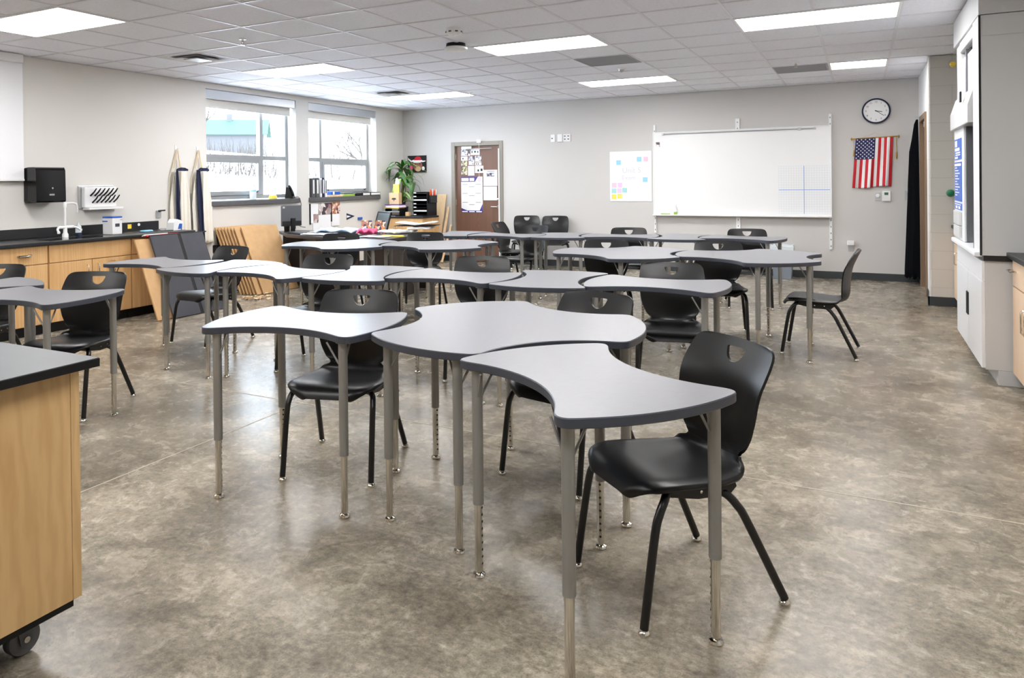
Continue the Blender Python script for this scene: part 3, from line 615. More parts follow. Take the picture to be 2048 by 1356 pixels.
CHAIRS = [
(-.59,2.613,-132.7,'black chair nearest the camera, pulled in at the right end of the foreground table'),
(-2.307,3.001,-72.9,'black chair behind the left table of the front trio, seat showing under the table'),
(-1.264,3.422,-103.9,'black chair behind the large three-lobed front table, only its top and legs showing'),
(-.304,6.672,178.1,'black chair seen exactly side-on at the right, facing left'),
(-1.104,4.94,-77.2,'black chair behind the right end table of the second row, seat visible below the table'),
(-2.491,4.859,-69.3,'black chair behind the middle table of the second row'),
(-3.744,4.533,-73.5,'black chair behind the bright left end table of the second row'),
(-5.206,4.832,-92,'black chair between the charcoal boards and the leaning cardboard sheets'),
(-4.427,2.979,-66.8,'black chair at the left side whose backrest stands before the maple cabinet doors'),
(-5.558,3.0,-61.2,'black chair cut off by the left picture edge, in front of the maple drawer'),
(-5.156,6.613,-61.5,'black chair at the three-lobed table before the paper-covered desk'),
(-4.318,7.050,-66.7,'black chair in front of the corner cabinet and planks, behind a three-lobed table'),
(-2.108,6.736,-72.4,'black chair behind the left three-lobed table of the third row at right of centre'),
(-1.13,6.957,-78.7,'black chair behind the right three-lobed table of the third row'),
(-2.415,8.586,-74.7,'black chair at the farthest row just left of the whiteboard lower corner'),
(-1.11,8.767,-79.3,'black chair at the farthest row beside the waste bin'),
(-3.80,8.697,-98,'black chair at the farthest row in front of the two wall chairs'),
(-4.84,11.15,-70,'black chair against the back wall, next to the walnut door'),
(-4.34,11.17,-70,'black chair against the back wall, second from the walnut door'),
(-4.27,9.45,-2,'black chair turned sideways between the walnut door and the farthest row'),
]
def chairs():
    p = make_chair(); index_tree(p)
    for i, (x, y, a, lab) in enumerate(CHAIRS):
        o = p if i == 0 else copy_tree(p); o.location = (x, y, 0); o.rotation_euler = (0,0,math.radians(a-90)); o['label'] = lab
# ---------------------------------------------------------------- left wall: counter run and wall items
def pull(mb, a, b, out, r=.004):
    a, b, out = Vector(a), Vector(b), Vector(out); mb.tube([a, a+out*.8, a+out+(b-a).normalized()*.008, b+out-(b-a).normalized()*.008, b+out*.8, b], r, 8)
def counter_left():
    xf = -6.87; D = -xf+XL   # front plane
    units = [(3.45,3.895,'maple base cabinet cut off by the left picture edge'),(3.905,4.37,'maple drawer cabinet left of the sink, with one silver pull'),(4.38,5.285,'maple sink cabinet with two doors below the faucet'),(5.295,6.10,'maple cabinet at the counter end, behind the charcoal boards')]
    for i, (y0, y1, lab) in enumerate(units):
        t = thing('base_cabinet', lab, 'cabinet', (XL, y0, 0), 0, 'maple base cabinets along the left wall'); w = y1-y0; F = xf-XL
        c = MB(); c.box(.004, F-.02, 0, w, .1, .852); c.build('cabinet_body', 'wood', t, smooth=0)
        MB().box(.004, F-.075, 0, w, .0, .1).build('toe_kick', 'black', t, smooth=0)
        dh = .675; g = .0035
        if i == 2:
            MB().box(F-.019, F, g, w-g, dh+g, .848).build('drawer_front', 'wood', t, smooth=0, bevel=.002)
            for a, b, hx in ((g, w/2-g, w/2-.06), (w/2+g, w-g, w/2+.06)):
                d = MB().box(F-.019, F, a, b, .105, dh-g).build('cabinet_door', 'wood', t, smooth=0, bevel=.002)
                q = MB(); pull(q, (F,hx,.50), (F,hx,.62), (.03,0,0)); q.build('handle', 'chrome', d)
        else:
            d = MB().box(F-.019, F, g, w-g, dh+g, .848).build('drawer_front', 'wood', t, smooth=0, bevel=.002)
            if i < 3:
                q = MB(); pull(q, (F,w/2-.06,.765), (F,w/2+.06,.765), (.03,0,0), .005); q.box(F+.004,F+.03,w/2-.062,w/2+.062,.768,.776); q.build('handle', 'chrome', d)
            MB().box(F-.019, F, g, w-g, .105, dh-g).build('cabinet_door', 'wood', t, smooth=0, bevel=.002)
        if i == 2:
            tx = MB()
            for k, s in enumerate(('Gloves','Goggles','Aprons')): scrawl(tx, len(s), .024, WL(w/2+.22, .635-k*.03, F+.0012), 0, k)
            tx.build('door_lettering', 'inkdk', t, smooth=0)
    t = thing('countertop', 'long black epoxy countertop with a raised backsplash along the left wall', 'countertop', (XL, 3.4, .852))
    MB().box(.004, .645, 0, 2.72, 0, .034).build('worktop', 'epoxy', t, smooth=0, bevel=.006)
    MB().box(.004, .024, 0, 2.72, .0345, .135).build('backsplash', 'epoxy', t, smooth=0, bevel=.003)
    s = MB(); s.box(.29,.57,1.02,1.72,.0335,.0345); s.build('sink_rim', 'blackgloss', t, smooth=0)
    zc = .886
    # faucet
    t = thing('faucet', 'white gooseneck lab faucet with cross handles on the black counter', 'faucet', (-7.22, 4.78, zc+.001))
    f = MB(); f.lathe([(.03,0),(.03,.03),(.02,.05),(.018,.11)]); f.build('faucet_base', 'white', t)
    f = MB(); f.tube(smoothpath([(0,0,.1),(0,0,.25),(0,.0,.335),(0,.02,.35),(0,.09,.35),(0,.125,.335),(0,.135,.29),(0,.135,.25)], 4), .0105, 10); f.lathe([(.017,.31),(.017,.355),(.012,.365)]); f.build('spout', 'white', t)
    f = MB(); f.tube([(0,-.075,.105),(0,.09,.105)], .016, 12)
    f.build('mixer_body', 'white', t)
    for s in (-1, 1):
        q = MB(); q.tube(smoothpath([(0,s*.07,.105),(.02,s*.105,.1),(.03,s*.15,.07)] if s > 0 else [(0,s*.07,.105),(.02,s*.095,.085),(.03,s*.09,.06)], 4), .0115, 10); q.lathe([(.013,-.012),(.016,0),(.013,.012)], (.03,.15,.07) if s > 0 else (.03,-.09,.055)); q.build('lever_handle', 'white', t)
    t = thing('soap_bottle', 'small clear bottle with a blue base behind the faucet', 'bottle', (-7.3, 4.98, zc+.001)); MB().lathe([(.03,0),(.03,.035)]).build('bottle_base', 'bluedk', t); MB().lathe([(.03,.035),(.029,.1),(.013,.12),(.012,.14)]).build('bottle_body', 'clear', t)
    t = thing('supply_box', 'white supply box with a blue rim and a grey label on the counter', 'box', (-7.2, 5.31, zc+.001), .12)
    b = MB(); b.box(-.07,.07,-.065,.065,0,.19); b.build('box_body', 'white', t, smooth=0, bevel=.003)
    MB().box(-.072,.072,-.067,.067,.175,.192).build('box_rim', 'blue', t, smooth=0, bevel=.002); MB().box(-.073,-.0,-.0685,-.0,.135,.147).build('blue_band', 'blue', t, smooth=0)
    l = MB(); l.box(.0705,.0712,-.03,.03,.08,.115); 
    l.build('box_label', 'inkdk', t, smooth=0); l = MB(); text(l, '475', .022, WL(.05,.152,.0712), 0); l.build('box_print', 'bluedk', t, smooth=0)
    tag(MB().box(-7.16,-7.08,5.62,5.74,zc+.001,zc+.022).build('cleaning_cloth', 'blues', bevel=.009), 'small folded blue cloth on the counter near the backsplash stickers', 'cloth')
    tag(MB().box(-7.2,-7.14,5.93,5.98,zc+.001,zc+.03).build('marker_box', 'paper', bevel=.003), 'tiny white box on the counter beside the iron', 'box')
    tag(MB().box(XL+.0245,XL+.0255,5.69,5.74,.915,.965).build('warning_sticker', 'yellow', smooth=0), 'yellow square sticker on the black backsplash', 'sticker')
    tag(MB().lathe([(.017,0),(.016,.004)], T=TR(XL+.0245,5.84,.955) @ RY(PI/2)).build('round_sticker', 'white', center=True), 'round white knob on the black backsplash', 'knob')
    t = thing('clothes_iron', 'white and blue clothes iron standing at the counter end', 'iron', (-7.08, 6.03, zc+.001), .3)
    b = MB(); pr = [(-.09,0),(.06,0),(.1,.04),(.105,.10),(.05,.115),(-.02,.13),(-.075,.09)]; b.prism(pr, -.045, .045, T=RZ(PI/2) @ RX(PI/2)); b.build('iron_body', 'white', t, smooth=30, bevel=.012)
    b = MB(); b.prism([(-.0,.012),(.08,.012),(.09,.07),(.03,.075)], -.048, .048, T=RZ(PI/2) @ RX(PI/2)); b.build('iron_panel', 'blue', t, smooth=30, bevel=.01)
    t = thing('gas_valve', 'grey wall plate with a black lever handle left of the aprons', 'valve', (XL, 6.13, 1.02)); MB().box(-.001,.02,-.03,.03,0,.09).build('wall_plate', 'alu', t, smooth=0, bevel=.003); q = MB(); q.tube([(.02,0,.08),(.05,0,.085)], .012, 10); q.tube([(.045,-.03,.085),(.045,.065,.088)], .009, 8); q.build('valve_lever', 'black', t)
    # towel dispenser
    t = thing('paper_towel_dispenser', 'large black paper towel dispenser on the left wall above the faucet', 'dispenser', (XL, 4.655, 1.245))
    MB().box(-.001,.09,-.15,.15,0,.36).build('back_housing', 'black', t, smooth=0, bevel=.02); b = MB(); b.prism([(.0,.02),(.13,.0),(.145,.02),(.14,.33),(.12,.362),(0,.362)], -.155, .155, T=TR(.085,0,0) @ RX(PI/2)); b.build('front_cover', 'blackgloss', t, smooth=30, bevel=.018)
    MB().lathe([(.01,0),(.009,.004)], n=12, T=TR(.232,.01,.15) @ RY(PI/2)).build('lock', 'chrome', t); l = MB(); 
    for k in range(5): l.box(.2305,.232,-.02+k*.011,-.013+k*.011,.075,.092)
    l.build('indicator_marks', 'alu', t, smooth=0)
    # drying rack
    t = thing('drying_rack', 'white pegboard drying rack with black pegs on the left wall', 'drying rack', (XL, 5.31, 1.165))
    MB().box(-.001,.016,-.215,.205,0,.25).build('backing_panel', 'alu', t, smooth=0, bevel=.004); MB().box(.018,.075,-.185,.205,.012,.235).build('pegboard', 'white', t, smooth=0, bevel=.01); tr = MB(); tr.box(.02,.13,-.17,.25,-.012,0.01); tr.build('drip_tray', 'white', t, smooth=0, bevel=.004)
    for r in range(2):
        for k in range(6):
            y = -.115+k*.052+r*.022; z = .17-r*.075; q = MB(); q.tube([(.074,y,z-.03),(.12,y+.012,z+.01),(.15,y+.02,z+.05)], [.009,.0085,.006], 8); q.build('peg', 'black', t)
    # projection screen
    t = thing('projection_screen', 'white pull-down projection screen at the left picture edge', 'screen', (XL, 3.45, 1.49))
    MB().box(.045,.048,-1.04,1.04,0,1.16).build('screen_fabric', 'screen', t, smooth=0); MB().box(.035,.058,-1.04,1.04,-.02,0).build('bottom_bar', 'white', t, smooth=0, bevel=.003); MB().box(.001,.1,-1.05,1.02,1.16,1.244).build('ceiling_mount_case', 'white', t, smooth=0, bevel=.008)
def aprons():
    def apron(y, lab, wid, seed, bot, fold):
        t = thing('lab_apron', lab, 'apron', (XL, y, 0), 0, 'canvas aprons on wall hooks'); rn = random.Random(seed)
        hk = MB(); hk.box(-.001,.006,-.012,.012,1.82,1.9); hk.tube([(.006,0,1.85),(.035,0,1.845),(.045,0,1.865)], .004, 6); hk.build('wall_hook', 'white', t, smooth=0)
        cd = MB(); cd.tube([(.03,-.0,1.85),(.035,-.06,1.62)], .006, 6); cd.tube([(.032,.0,1.85),(.04,.05,1.6)], .006, 6); cd.tube([(.034,.003,1.85),(.05,.02,1.63)], .006, 6); cd.tube([(.03,-.003,1.85),(.02,-.11,1.5),(.02,-.12,1.3)], .004, 6); cd.build('neck_cord', 'cord', t)
        def sheet(a, b, zt, zb, x0, ph, amp, n=26, m=22, slant=0, taper=.35):
            rows = []
            for i in range(m+1):
                v = i/m; z = zt+(zb-zt)*v; w = (taper+(1-taper)*min(1, v*2.1)**.8); row = []
                for k in range(n+1):
                    q = k/n; yy = a+(b-a)*(.5+(q-.5)*w)+slant*v; xx = x0+amp*math.sin(q*9+ph+v*1.4)*(.35+.65*v)+.01*math.sin(q*23+v*3+ph)*v
                    row.append((xx, yy, z))
                rows.append(row)
            return rows
        MB().grid(sheet(-.13*wid, .155*wid, 1.60, bot, .045, seed+1.3, .016, slant=.02*fold, taper=.42)).build('apron_front', 'canvas', t, smooth=60, solid=.004)
        MB().grid(sheet(-.085*wid, -.015*wid, 1.60, bot+.04, .085, seed+.4, .018, slant=.03*fold, taper=.55)).build('apron_lining', 'bluedk', t, smooth=60, solid=.003)
        MB().grid(sheet(-.03*wid, .10*wid, 1.58, bot+.01, .10, seed+2.2, .014, slant=.03*fold, taper=.5)).build('apron_fold', 'canvas', t, smooth=60, solid=.004)
        MB().grid(sheet(-.07*wid,.09*wid,1.625,1.585,.104,seed+1.3,.010,taper=.5)).build('apron_binding', 'bluedk', t, smooth=60, solid=.005)
    apron(6.40, 'off-white canvas apron with navy lining, left of the two hanging on the wall', 1.02, 2, .74, 1)
    apron(6.735, 'off-white canvas apron with navy lining, right of the two and nearest the window', 1.2, 5, .66, 1.6)
    t = thing('broom_head', 'dark brush hanging below the right apron', 'brush', (XL+.05, 7.02, .46)); MB().box(-.051,.02,-.05,.06,.06,.16).build('brush_block', 'black', t, smooth=0, bevel=.01); MB().box(-.016,.016,-.04,.05,0,.06).build('bristles', 'carddark', t, smooth=0); MB().tube([(0,0,.16),(-.02,0,.3)], .011, 8).build('brush_handle', 'black', t)
def lean_board(name, mats, x_bot, x_top, y0, y1, length, th, label, cat, group=None, rz=0, bev=.002, parts=None):
    # a flat sheet leaning towards the left wall: foot at x_bot, top at x_top
    ang = math.asin(max(-1, min(1, (x_bot-x_top)/length))); w = y1-y0
    t = MB().box(0, th, 0, w, 0, length).build(name, mats, smooth=0, bevel=bev, loc=(x_bot-th*math.cos(ang)-0, y0, th*math.sin(ang)*0+.001)); t.rotation_euler = (0, -ang, rz); tag(t, label, cat, group); return t
def boards():
    t = lean_board('backing_board','cardboard', -6.43,-6.778, 5.26,5.86, .90,.02,'tan board leaning on the counter just left of the charcoal portfolio','board')
    t = thing('portfolio_case', 'tall charcoal fold-out display board with a dark centre hinge leaning on the counter', 'display board', (-6.40, 5.42, .001)); L = .93; an = math.asin(.36/L); t.rotation_euler = (0,-an,0.0)
    MB().box(0,.022,0,.36,0,L).build('board_panel', 'portfolio', t, smooth=0, bevel=.003); MB().box(0,.022,.40,.72,.0,L).build('board_panel', 'portfolio', t, smooth=0, bevel=.003); MB().box(.003,.018,.36,.40,0,L).build('hinge_strip', 'black', t, smooth=0)
    r = MB(); r.tube([(.01,-.0,L+.006),(.01,.78,L+.006)], .008, 8); r.build('top_rod', 'black', t); MB().box(-.03,-.002,-.02,.40,L+.004,L+.022).build('poster_edge', 'red', t, smooth=0); MB().box(-.04,-.004,-.05,.26,L+.02,L+.03).build('sheet_edge', 'paper', t, smooth=0)
    names = ['farthest back in the leaning cardboard stack, against the wall','second from the wall in the leaning cardboard stack','third from the wall in the leaning cardboard stack','fourth from the wall in the leaning cardboard stack','fifth from the wall in the leaning cardboard stack','sixth from the wall in the leaning cardboard stack','second from the front in the leaning cardboard stack','at the front of the leaning stack, its whole face showing']
    n = 8
    for i in range(n):
        xb = -7.05+i*.045; xt = xb-.385; y0 = 6.98+i*.012+(.06 if i == 7 else 0)
        lean_board('cardboard_sheet','cardboard', xb, xt, y0, y0+.66, .93, .014, 'brown cardboard sheet '+names[i], 'cardboard', 'cardboard sheets leaning by the window', bev=.001)
    m = MB(); rn = random.Random(11)
    for k in range(60):
        x, y = -6.62+rn.gauss(0,.07), 6.84+rn.gauss(0,.09); a = rn.random()*6; s = rn.uniform(.015,.04); T = TR(x,y,.004+rn.random()*.02) @ RZ(a) @ RX(rn.uniform(-.6,.6)); m.box(-s,s,-s*.3,s*.3,-.001,.001,0,T)
    o = m.build('wood_shavings', 'ply', smooth=0); tag(o, 'small pile of wood shavings on the floor before the cardboard sheets', 'shavings'); o['kind'] = 'stuff'
def window_sill_items():
    z = WZ0+.036
    t = thing('spray_bottle', 'white cleaner bottle with blue print on the left window sill', 'bottle', (-7.52, 7.76, z)); b = MB().lathe([(.045,0),(.047,.02),(.045,.16),(.03,.19),(.028,.2)]).build('bottle_body', 'clear', t); MB().lathe([(.0476,.11),(.0474,.135)]).build('bottle_print', 'blues', t); MB().lathe([(.03,.2),(.03,.235),(.026,.24)]).build('bottle_cap', 'white', t)
    tag(MB().box(-7.53,-7.47,8.08,8.19,z,z+.045).build('sponge_box', 'yel', bevel=.004), 'yellow box at the bottom of the white carton on the left window sill', 'box'); tag(MB().box(-7.525,-7.475,8.09,8.18,z+.0455,z+.14).build('carton', 'paper', bevel=.003), 'pale carton standing on the yellow box on the left window sill', 'carton')
    t = thing('desk_phone', 'black desk phone on the right end of the left window sill', 'phone', (-7.54, 8.46, z), .5)
    b = MB(); b.prism([(0,0),(.12,0),(.06,.16),(.02,.165)], -.085, .085, T=RX(PI/2)); b.build('phone_base', 'black', t, smooth=0, bevel=.008); b = MB(); b.tube(smoothpath([(.10,-.055,.035),(.115,-.055,.06),(.075,-.055,.16),(.05,-.055,.185)],4), .017, 10); b.build('handset', 'blackgloss', t); MB().box(.05,.075,.0,.06,.085,.13, T=RY(-.0)).build('phone_screen', 'ltblue', t, smooth=0)
    c = MB(); c.tube(smoothpath([(-7.5,8.58,z+.006),(-7.42,8.60,z+.01),(-7.41,8.64,1.1),(-7.45,8.66,1.0),(-7.45,8.62,.8),(-7.3,8.6,.76)], 6), .005, 6); tag(c.build('phone_cable', 'inkdk'), 'thin cable hanging from the phone down to the desk', 'cable')
    for k, (y, w, hh, body, lab, col) in enumerate(((8.95,.085,.3,'dkgrey','dark grey binder with a white spine label, leftmost on the right window sill',1),(9.045,.08,.3,'dkgrey','dark grey binder second from left on the right window sill',1),(9.13,.045,.3,'white','white binder in the row on the right window sill',0),(9.185,.055,.305,'bluedk','navy binder in the row on the right window sill',1),(9.25,.05,.29,'paper','pale binder, rightmost of the row on the right window sill',0))):
        t = thing('binder', lab, 'binder', (-7.62, y+.02, z), 0, 'binders on the window sill'); MB().box(0,.18,-w/2+.002,w/2-.002,0,hh).build('binder_cover', body, t, smooth=0, bevel=.004)
        MB().box(.1803,.1815,-w*.2,w*.2,.06,hh-.03).build('spine_label', 'paper' if col else 'inkdk', t, smooth=0)
    tag(MB().box(-7.58,-7.44,9.4,9.7,z,z+.03).build('book', 'ply', bevel=.003), 'tan book lying flat at the left of the right sill books', 'book')
    t = thing('book', 'bright blue book lying on the tan book on the right window sill', 'book', (-7.52,9.54,z+.031)); MB().box(-.06,.07,-.13,.1,0,.05).build('book_cover', 'blue', t, smooth=0, bevel=.003); MB().box(-.056,.0715,-.09,-.05,.002,.048).build('spine_label', 'paper', t, smooth=0)
    tag(MB().box(-7.6,-7.44,9.72,10.02,z,z+.035).build('book', 'lime', bevel=.003), 'lime green book lying flat on the right window sill', 'book'); tag(MB().box(-7.59,-7.45,9.74,10.0,z+.0355,z+.06).build('book', 'dkgrey', bevel=.003), 'dark book lying on the lime green book on the right window sill', 'book')
    tag(MB().box(-7.6,-7.44,10.06,10.22,z,z+.05).build('camera_case', 'black', bevel=.012), 'small black case between the lime book and the flat black binder', 'case')
    for y0, y1, lab in ((10.22,10.44,'black flat binder left of two at the right end of the sill'),(10.45,10.74,'black binder overhanging the right end of the window sill')):
        t = thing('flat_binder', lab, 'binder', (-7.63, y0+.02, z), 0, 'flat binders at the sill end'); MB().box(0,.19,0,y1-y0,0,.055).build('binder_cover', 'black', t, smooth=0, bevel=.003); MB().box(.17,.1925,.012,y1-y0-.012,.01,.045).build('page_block', 'paper', t, smooth=0)
def desk_area():
    zt = .74
    t = thing('teacher_desk', 'dark walnut L-shaped teacher desk covered in papers below the right window', 'desk', (0,0,0))
    outl = [(-7.30,8.02),(-7.0,7.78),(-6.66,7.47),(-6.2,7.36),(-5.4,7.28),(-4.98,7.34),(-4.95,8.55),(-5.6,8.6),(-5.62,8.35),(-7.30,8.35)]
    MB().prism(outl, zt-.032, zt).build('desktop', 'desktop', t, smooth=30, bevel=.004)
    p = MB(); q = [(-7.0,8.15),(-6.55,7.74),(-6.2,7.5),(-5.45,7.40)]; 
    for a, b in zip(q, q[1:]): p.add([(a[0],a[1],.04),(b[0],b[1],.04),(b[0],b[1],zt-.033),(a[0],a[1],zt-.033),(a[0],a[1]+.02,.04),(b[0],b[1]+.02,.04),(b[0],b[1]+.02,zt-.033),(a[0],a[1]+.02,zt-.033)], [(0,1,2,3),(5,4,7,6),(3,2,6,7),(1,0,4,5),(4,0,3,7),(1,5,6,2)])
    p.build('modesty_panel', 'desk', t, smooth=30)
    for (a,b,c,d,nm) in ((-7.2,-6.8,8.0,8.3,'pedestal'),(-5.4,-5.02,7.46,8.0,'pedestal'),(-5.55,-5.02,8.46,8.5,'end_panel')): MB().box(a,b,c,d,.0,zt-.033).build(nm, 'desk', t, smooth=0, bevel=.003)
    t = thing('monitor', 'grey computer monitor on the desk turned away toward the wall', 'monitor', (-6.90, 7.86, zt+.001), -.5)
    b = MB(); b.box(-.012,.016,-.16,.13,.09,.375); b.build('screen_housing', 'dkgrey', t, smooth=0, bevel=.008); MB().box(-.02,-.012,-.14,.11,.1,.37).build('screen', 'blackgloss', t, smooth=0); s = MB(); s.box(.016,.05,-.03,.03,.05,.2); s.box(-.0,.03,-.03,.03,.008,.1); s.build('stand_neck', 'black', t, smooth=0, bevel=.003); MB().box(-.07,.09,-.1,.1,0,.008).build('stand_base', 'black', t, smooth=0, bevel=.003); MB().box(.0162,.0172,-.14,-.11,.335,.36).build('round_badge', 'alu', t, smooth=0); MB().box(.017,.03,-.15,.12,.1,.16).build('lower_housing', 'hole', t, smooth=0, bevel=.004)
    t = thing('keyboard', 'black keyboard lying on the desk before the monitor', 'keyboard', (-6.62, 7.66, zt+.001), 1.1); MB().box(-.07,.07,-.2,.2,0,.02).build('keyboard_case', 'black', t, smooth=0, bevel=.004); k = MB()
    for r in range(4):
        for c in range(12): k.box(-.06+r*.03,-.036+r*.03,-.19+c*.032,-.165+c*.032,.02,.026)
    k.build('keys', 'dkgrey', t, smooth=0)
    t = thing('pencil_cup', 'black cup of wooden pencils at the left end of the desk', 'pencil cup', (-7.06, 7.93, zt+.001)); MB().lathe([(.038,0),(.042,.1),(.038,.1),(.034,.01)]).build('cup', 'black', t)
    for k in range(6): a = k*1.05; MB().tube([(.012*math.cos(a),.012*math.sin(a),.012),(.045*math.cos(a),.045*math.sin(a),.19+.012*(k % 3))], .0042, 6).build('pencil', ('ply','orange','cardboard')[k % 3], t)
    rn = random.Random(4)
    def sheet(x, y, sx, sy, z, rz, mat, nm, lab, cat, grp, wav=.0, th=.004):
        rows = []
        for i in range(9): rows.append([(-sx/2+sx*i/8, -sy/2+sy*j/8, th+abs(wav*math.sin(i*.9+j*.5)*math.cos(j*.8))) for j in range(9)])
        o = MB().grid(rows).build(nm, mat, loc=(x,y,z), smooth=60, solid=th); o.rotation_euler = (0,0,rz); tag(o, lab, cat, grp); return o
    z = zt+.002
    g = 'papers on the teacher desk'
    sheet(-6.2,7.52,.36,.2,z,.2,'paper','paper_stack','white papers on the desk front edge right of the monitor foot','papers',g,.004,.012)
    sheet(-6.45,7.95,.3,.22,z,-.3,'paper','paper_stack','white papers lying behind the front papers by the monitor','papers',g,.006,.01)
    sheet(-5.78,7.5,.4,.22,z,.05,'paper','paper_stack','white papers on the desk front edge left of the chair back','papers',g,.006,.014)
    tag(MB().box(-6.3,-6.16,7.5,7.54,z+.018,z+.03).build('stapler', 'black', bevel=.005), 'small black stapler on the desk papers', 'stapler')
    sheet(-6.02,7.80,.6,.3,z,.15,'ltblue','plastic_sleeves','crumpled pale blue sheets piled on the middle of the desk','papers',g,.05,.02)
    sheet(-5.56,7.74,.24,.2,z,.5,'pink','pink_folder','crumpled magenta pink sheet on the desk pile','papers',g,.06,.018)
    sheet(-5.26,7.88,.3,.24,z,-.1,'paper','paper_stack','white papers right of the pink sheet on the desk','papers',g,.012,.03)
    sheet(-5.27,7.5,.36,.2,z,.0,'paper','paper_stack','single white paper at the front right of the desk','papers',g,.004,.006)
    sheet(-5.36,8.24,.34,.26,z,.1,'paper','paper_stack','white papers on the right wing of the desk','papers',g,.01,.016)
    tag(MB().box(-.15,.15,-.03,.03,0,.018,0).build('yellow_ruler', 'yel', loc=(-5.13,7.68,z+.0), bevel=.003), 'yellow notepad on the right wing of the desk', 'notepad')
    sheet(-5.14,8.36,.3,.24,z+.032,.2,'paper','paper_stack','topmost white papers under the open dark book on the desk wing','papers',g,.008,.022)
    t = thing('open_book', 'dark-covered open book with pale pages on the right wing of the desk', 'book', (-5.22, 8.40, z+.095), .35); b = MB(); b.grid([[(-.26+.52*i/12, y, .012+.028*abs(math.cos(i/12*PI))**1.4) for y in (-.16,.16)] for i in range(13)]); b.build('pages', 'paper', t, smooth=60, solid=.012); MB().box(-.28,.28,-.17,.17,0,.006).build('cover', 'black', t, smooth=0)
    for k, (y, mt, lab) in enumerate(((-.085,'p2','flower print in a stand on the desk, left of two'),(.085,'p2','flower print in a stand on the desk, right of two'))):
        t = thing('photo_frame', lab, 'photo', (-5.78+k*.175, 8.02+k*.06, zt+.001), 0, 'flower prints on the desk'); T = RX(-.12); MB().box(-.082,.082,-.006,.006,.0,.175,0,T).build('print', mt, t, smooth=0); MB().box(-.07,.07,-.002,.06,0,.012).build('frame_foot', 'black', t, smooth=0)
    tag(MB().lathe([(.03,0),(.036,.02),(.03,.032)], (-5.75,8.14,zt+.22)).build('blue_cap', 'blue'), 'x', 'x'); bpy.data.objects.remove(bpy.data.objects['blue_cap'])
    # office chair
    t = thing('office_chair', 'black office chair with a mesh back tilted behind the desk', 'chair', (-6.45, 8.95, 0), 2.6)
    rows = [[(-.22+.44*k/10, -.20-.03*math.cos((k-5)/5*1.4)-.10*(i/10)**1.3, .55+.42*i/10) for k in range(11)] for i in range(11)]
    MB().grid(rows).build('mesh_back', 'mesh', t, smooth=60, solid=.006)
    ed = [rows[0][k] for k in range(11)]+[rows[i][10] for i in range(1,11)]+[rows[10][k] for k in range(9,-1,-1)]+[rows[i][0] for i in range(9,-1,-1)]
    MB().tube(ed, .014, 8).build('back_frame', 'black', t); MB().prism([(-.24,-.2),(.24,-.2),(.25,.2),(.18,.26),(-.18,.26),(-.25,.2)], .44, .5).build('seat', 'black', t, bevel=.02, smooth=30); b = MB(); b.tube([(0,-.2,.62),(0,-.26,.5),(0,-.16,.41),(0,0,.41)], .02, 8); b.tube([(0,0,.1),(0,0,.44)], .025, 12); b.build('column', 'black', t)
    for k in range(5):
        a = k*2*PI/5; l = MB().tube([(0,0,.11),(.26*math.cos(a),.26*math.sin(a),.075)], [.024,.016], 8).build('base_leg', 'black', t); MB().lathe([(.028,-.011),(.028,.011)], n=14, T=TR(.27*math.cos(a),.27*math.sin(a),.029) @ RZ(a) @ RX(PI/2)).build('caster', 'black', l)
    # wall collage under the right sill
    t = thing('pinboard', 'board of overlapping photographs and pages on the wall below the right window', 'pinboard', (XL, 9.3, .70)); MB().box(-.001,.01,-.40,-.37,.08,.40).build('dark_edge', 'black', t, smooth=0)
    for (a,b,c,d,mt,nm,x) in ((-.375,-.2,.1,.4,'paper','page',.011),(-.2,.12,.22,.40,'p1','photo_print',.012),(.12,.14,.1,.4,'black','divider',.013),(.14,.34,.22,.41,'p2','photo_print',.012),(-.32,-.2,.1,.235,'p1','photo_print',.016),(-.33,.1,-.02,.215,'paper','newspaper_page',.014),(.13,.33,.03,.22,'paper','page',.013)): MB().box(.002,x,a,b,c,d).build(nm, mt, t, smooth=0)
    t = thing('pennant', 'navy and white pennant on the wall right of the photo board', 'pennant', (XL, 9.9, .86)); MB().prism([(-.07,-.055),(.15,0),(-.07,.055)], -.001, .006, T=WL(0,0,0)).build('pennant_cloth', 'bluedk', t, smooth=0); MB().prism([(-.068,-.02),(.04,0),(-.068,.02)], .0065, .0075, T=WL(0,0,0)).build('pennant_stripe', 'flagw', t, smooth=0)
    tag(MB().box(XL-.001,XL+.03,10.13,10.24,.79,.835).build('wall_clip', 'blue', bevel=.008), 'small blue clip on the wall above the flower prints', 'clip')
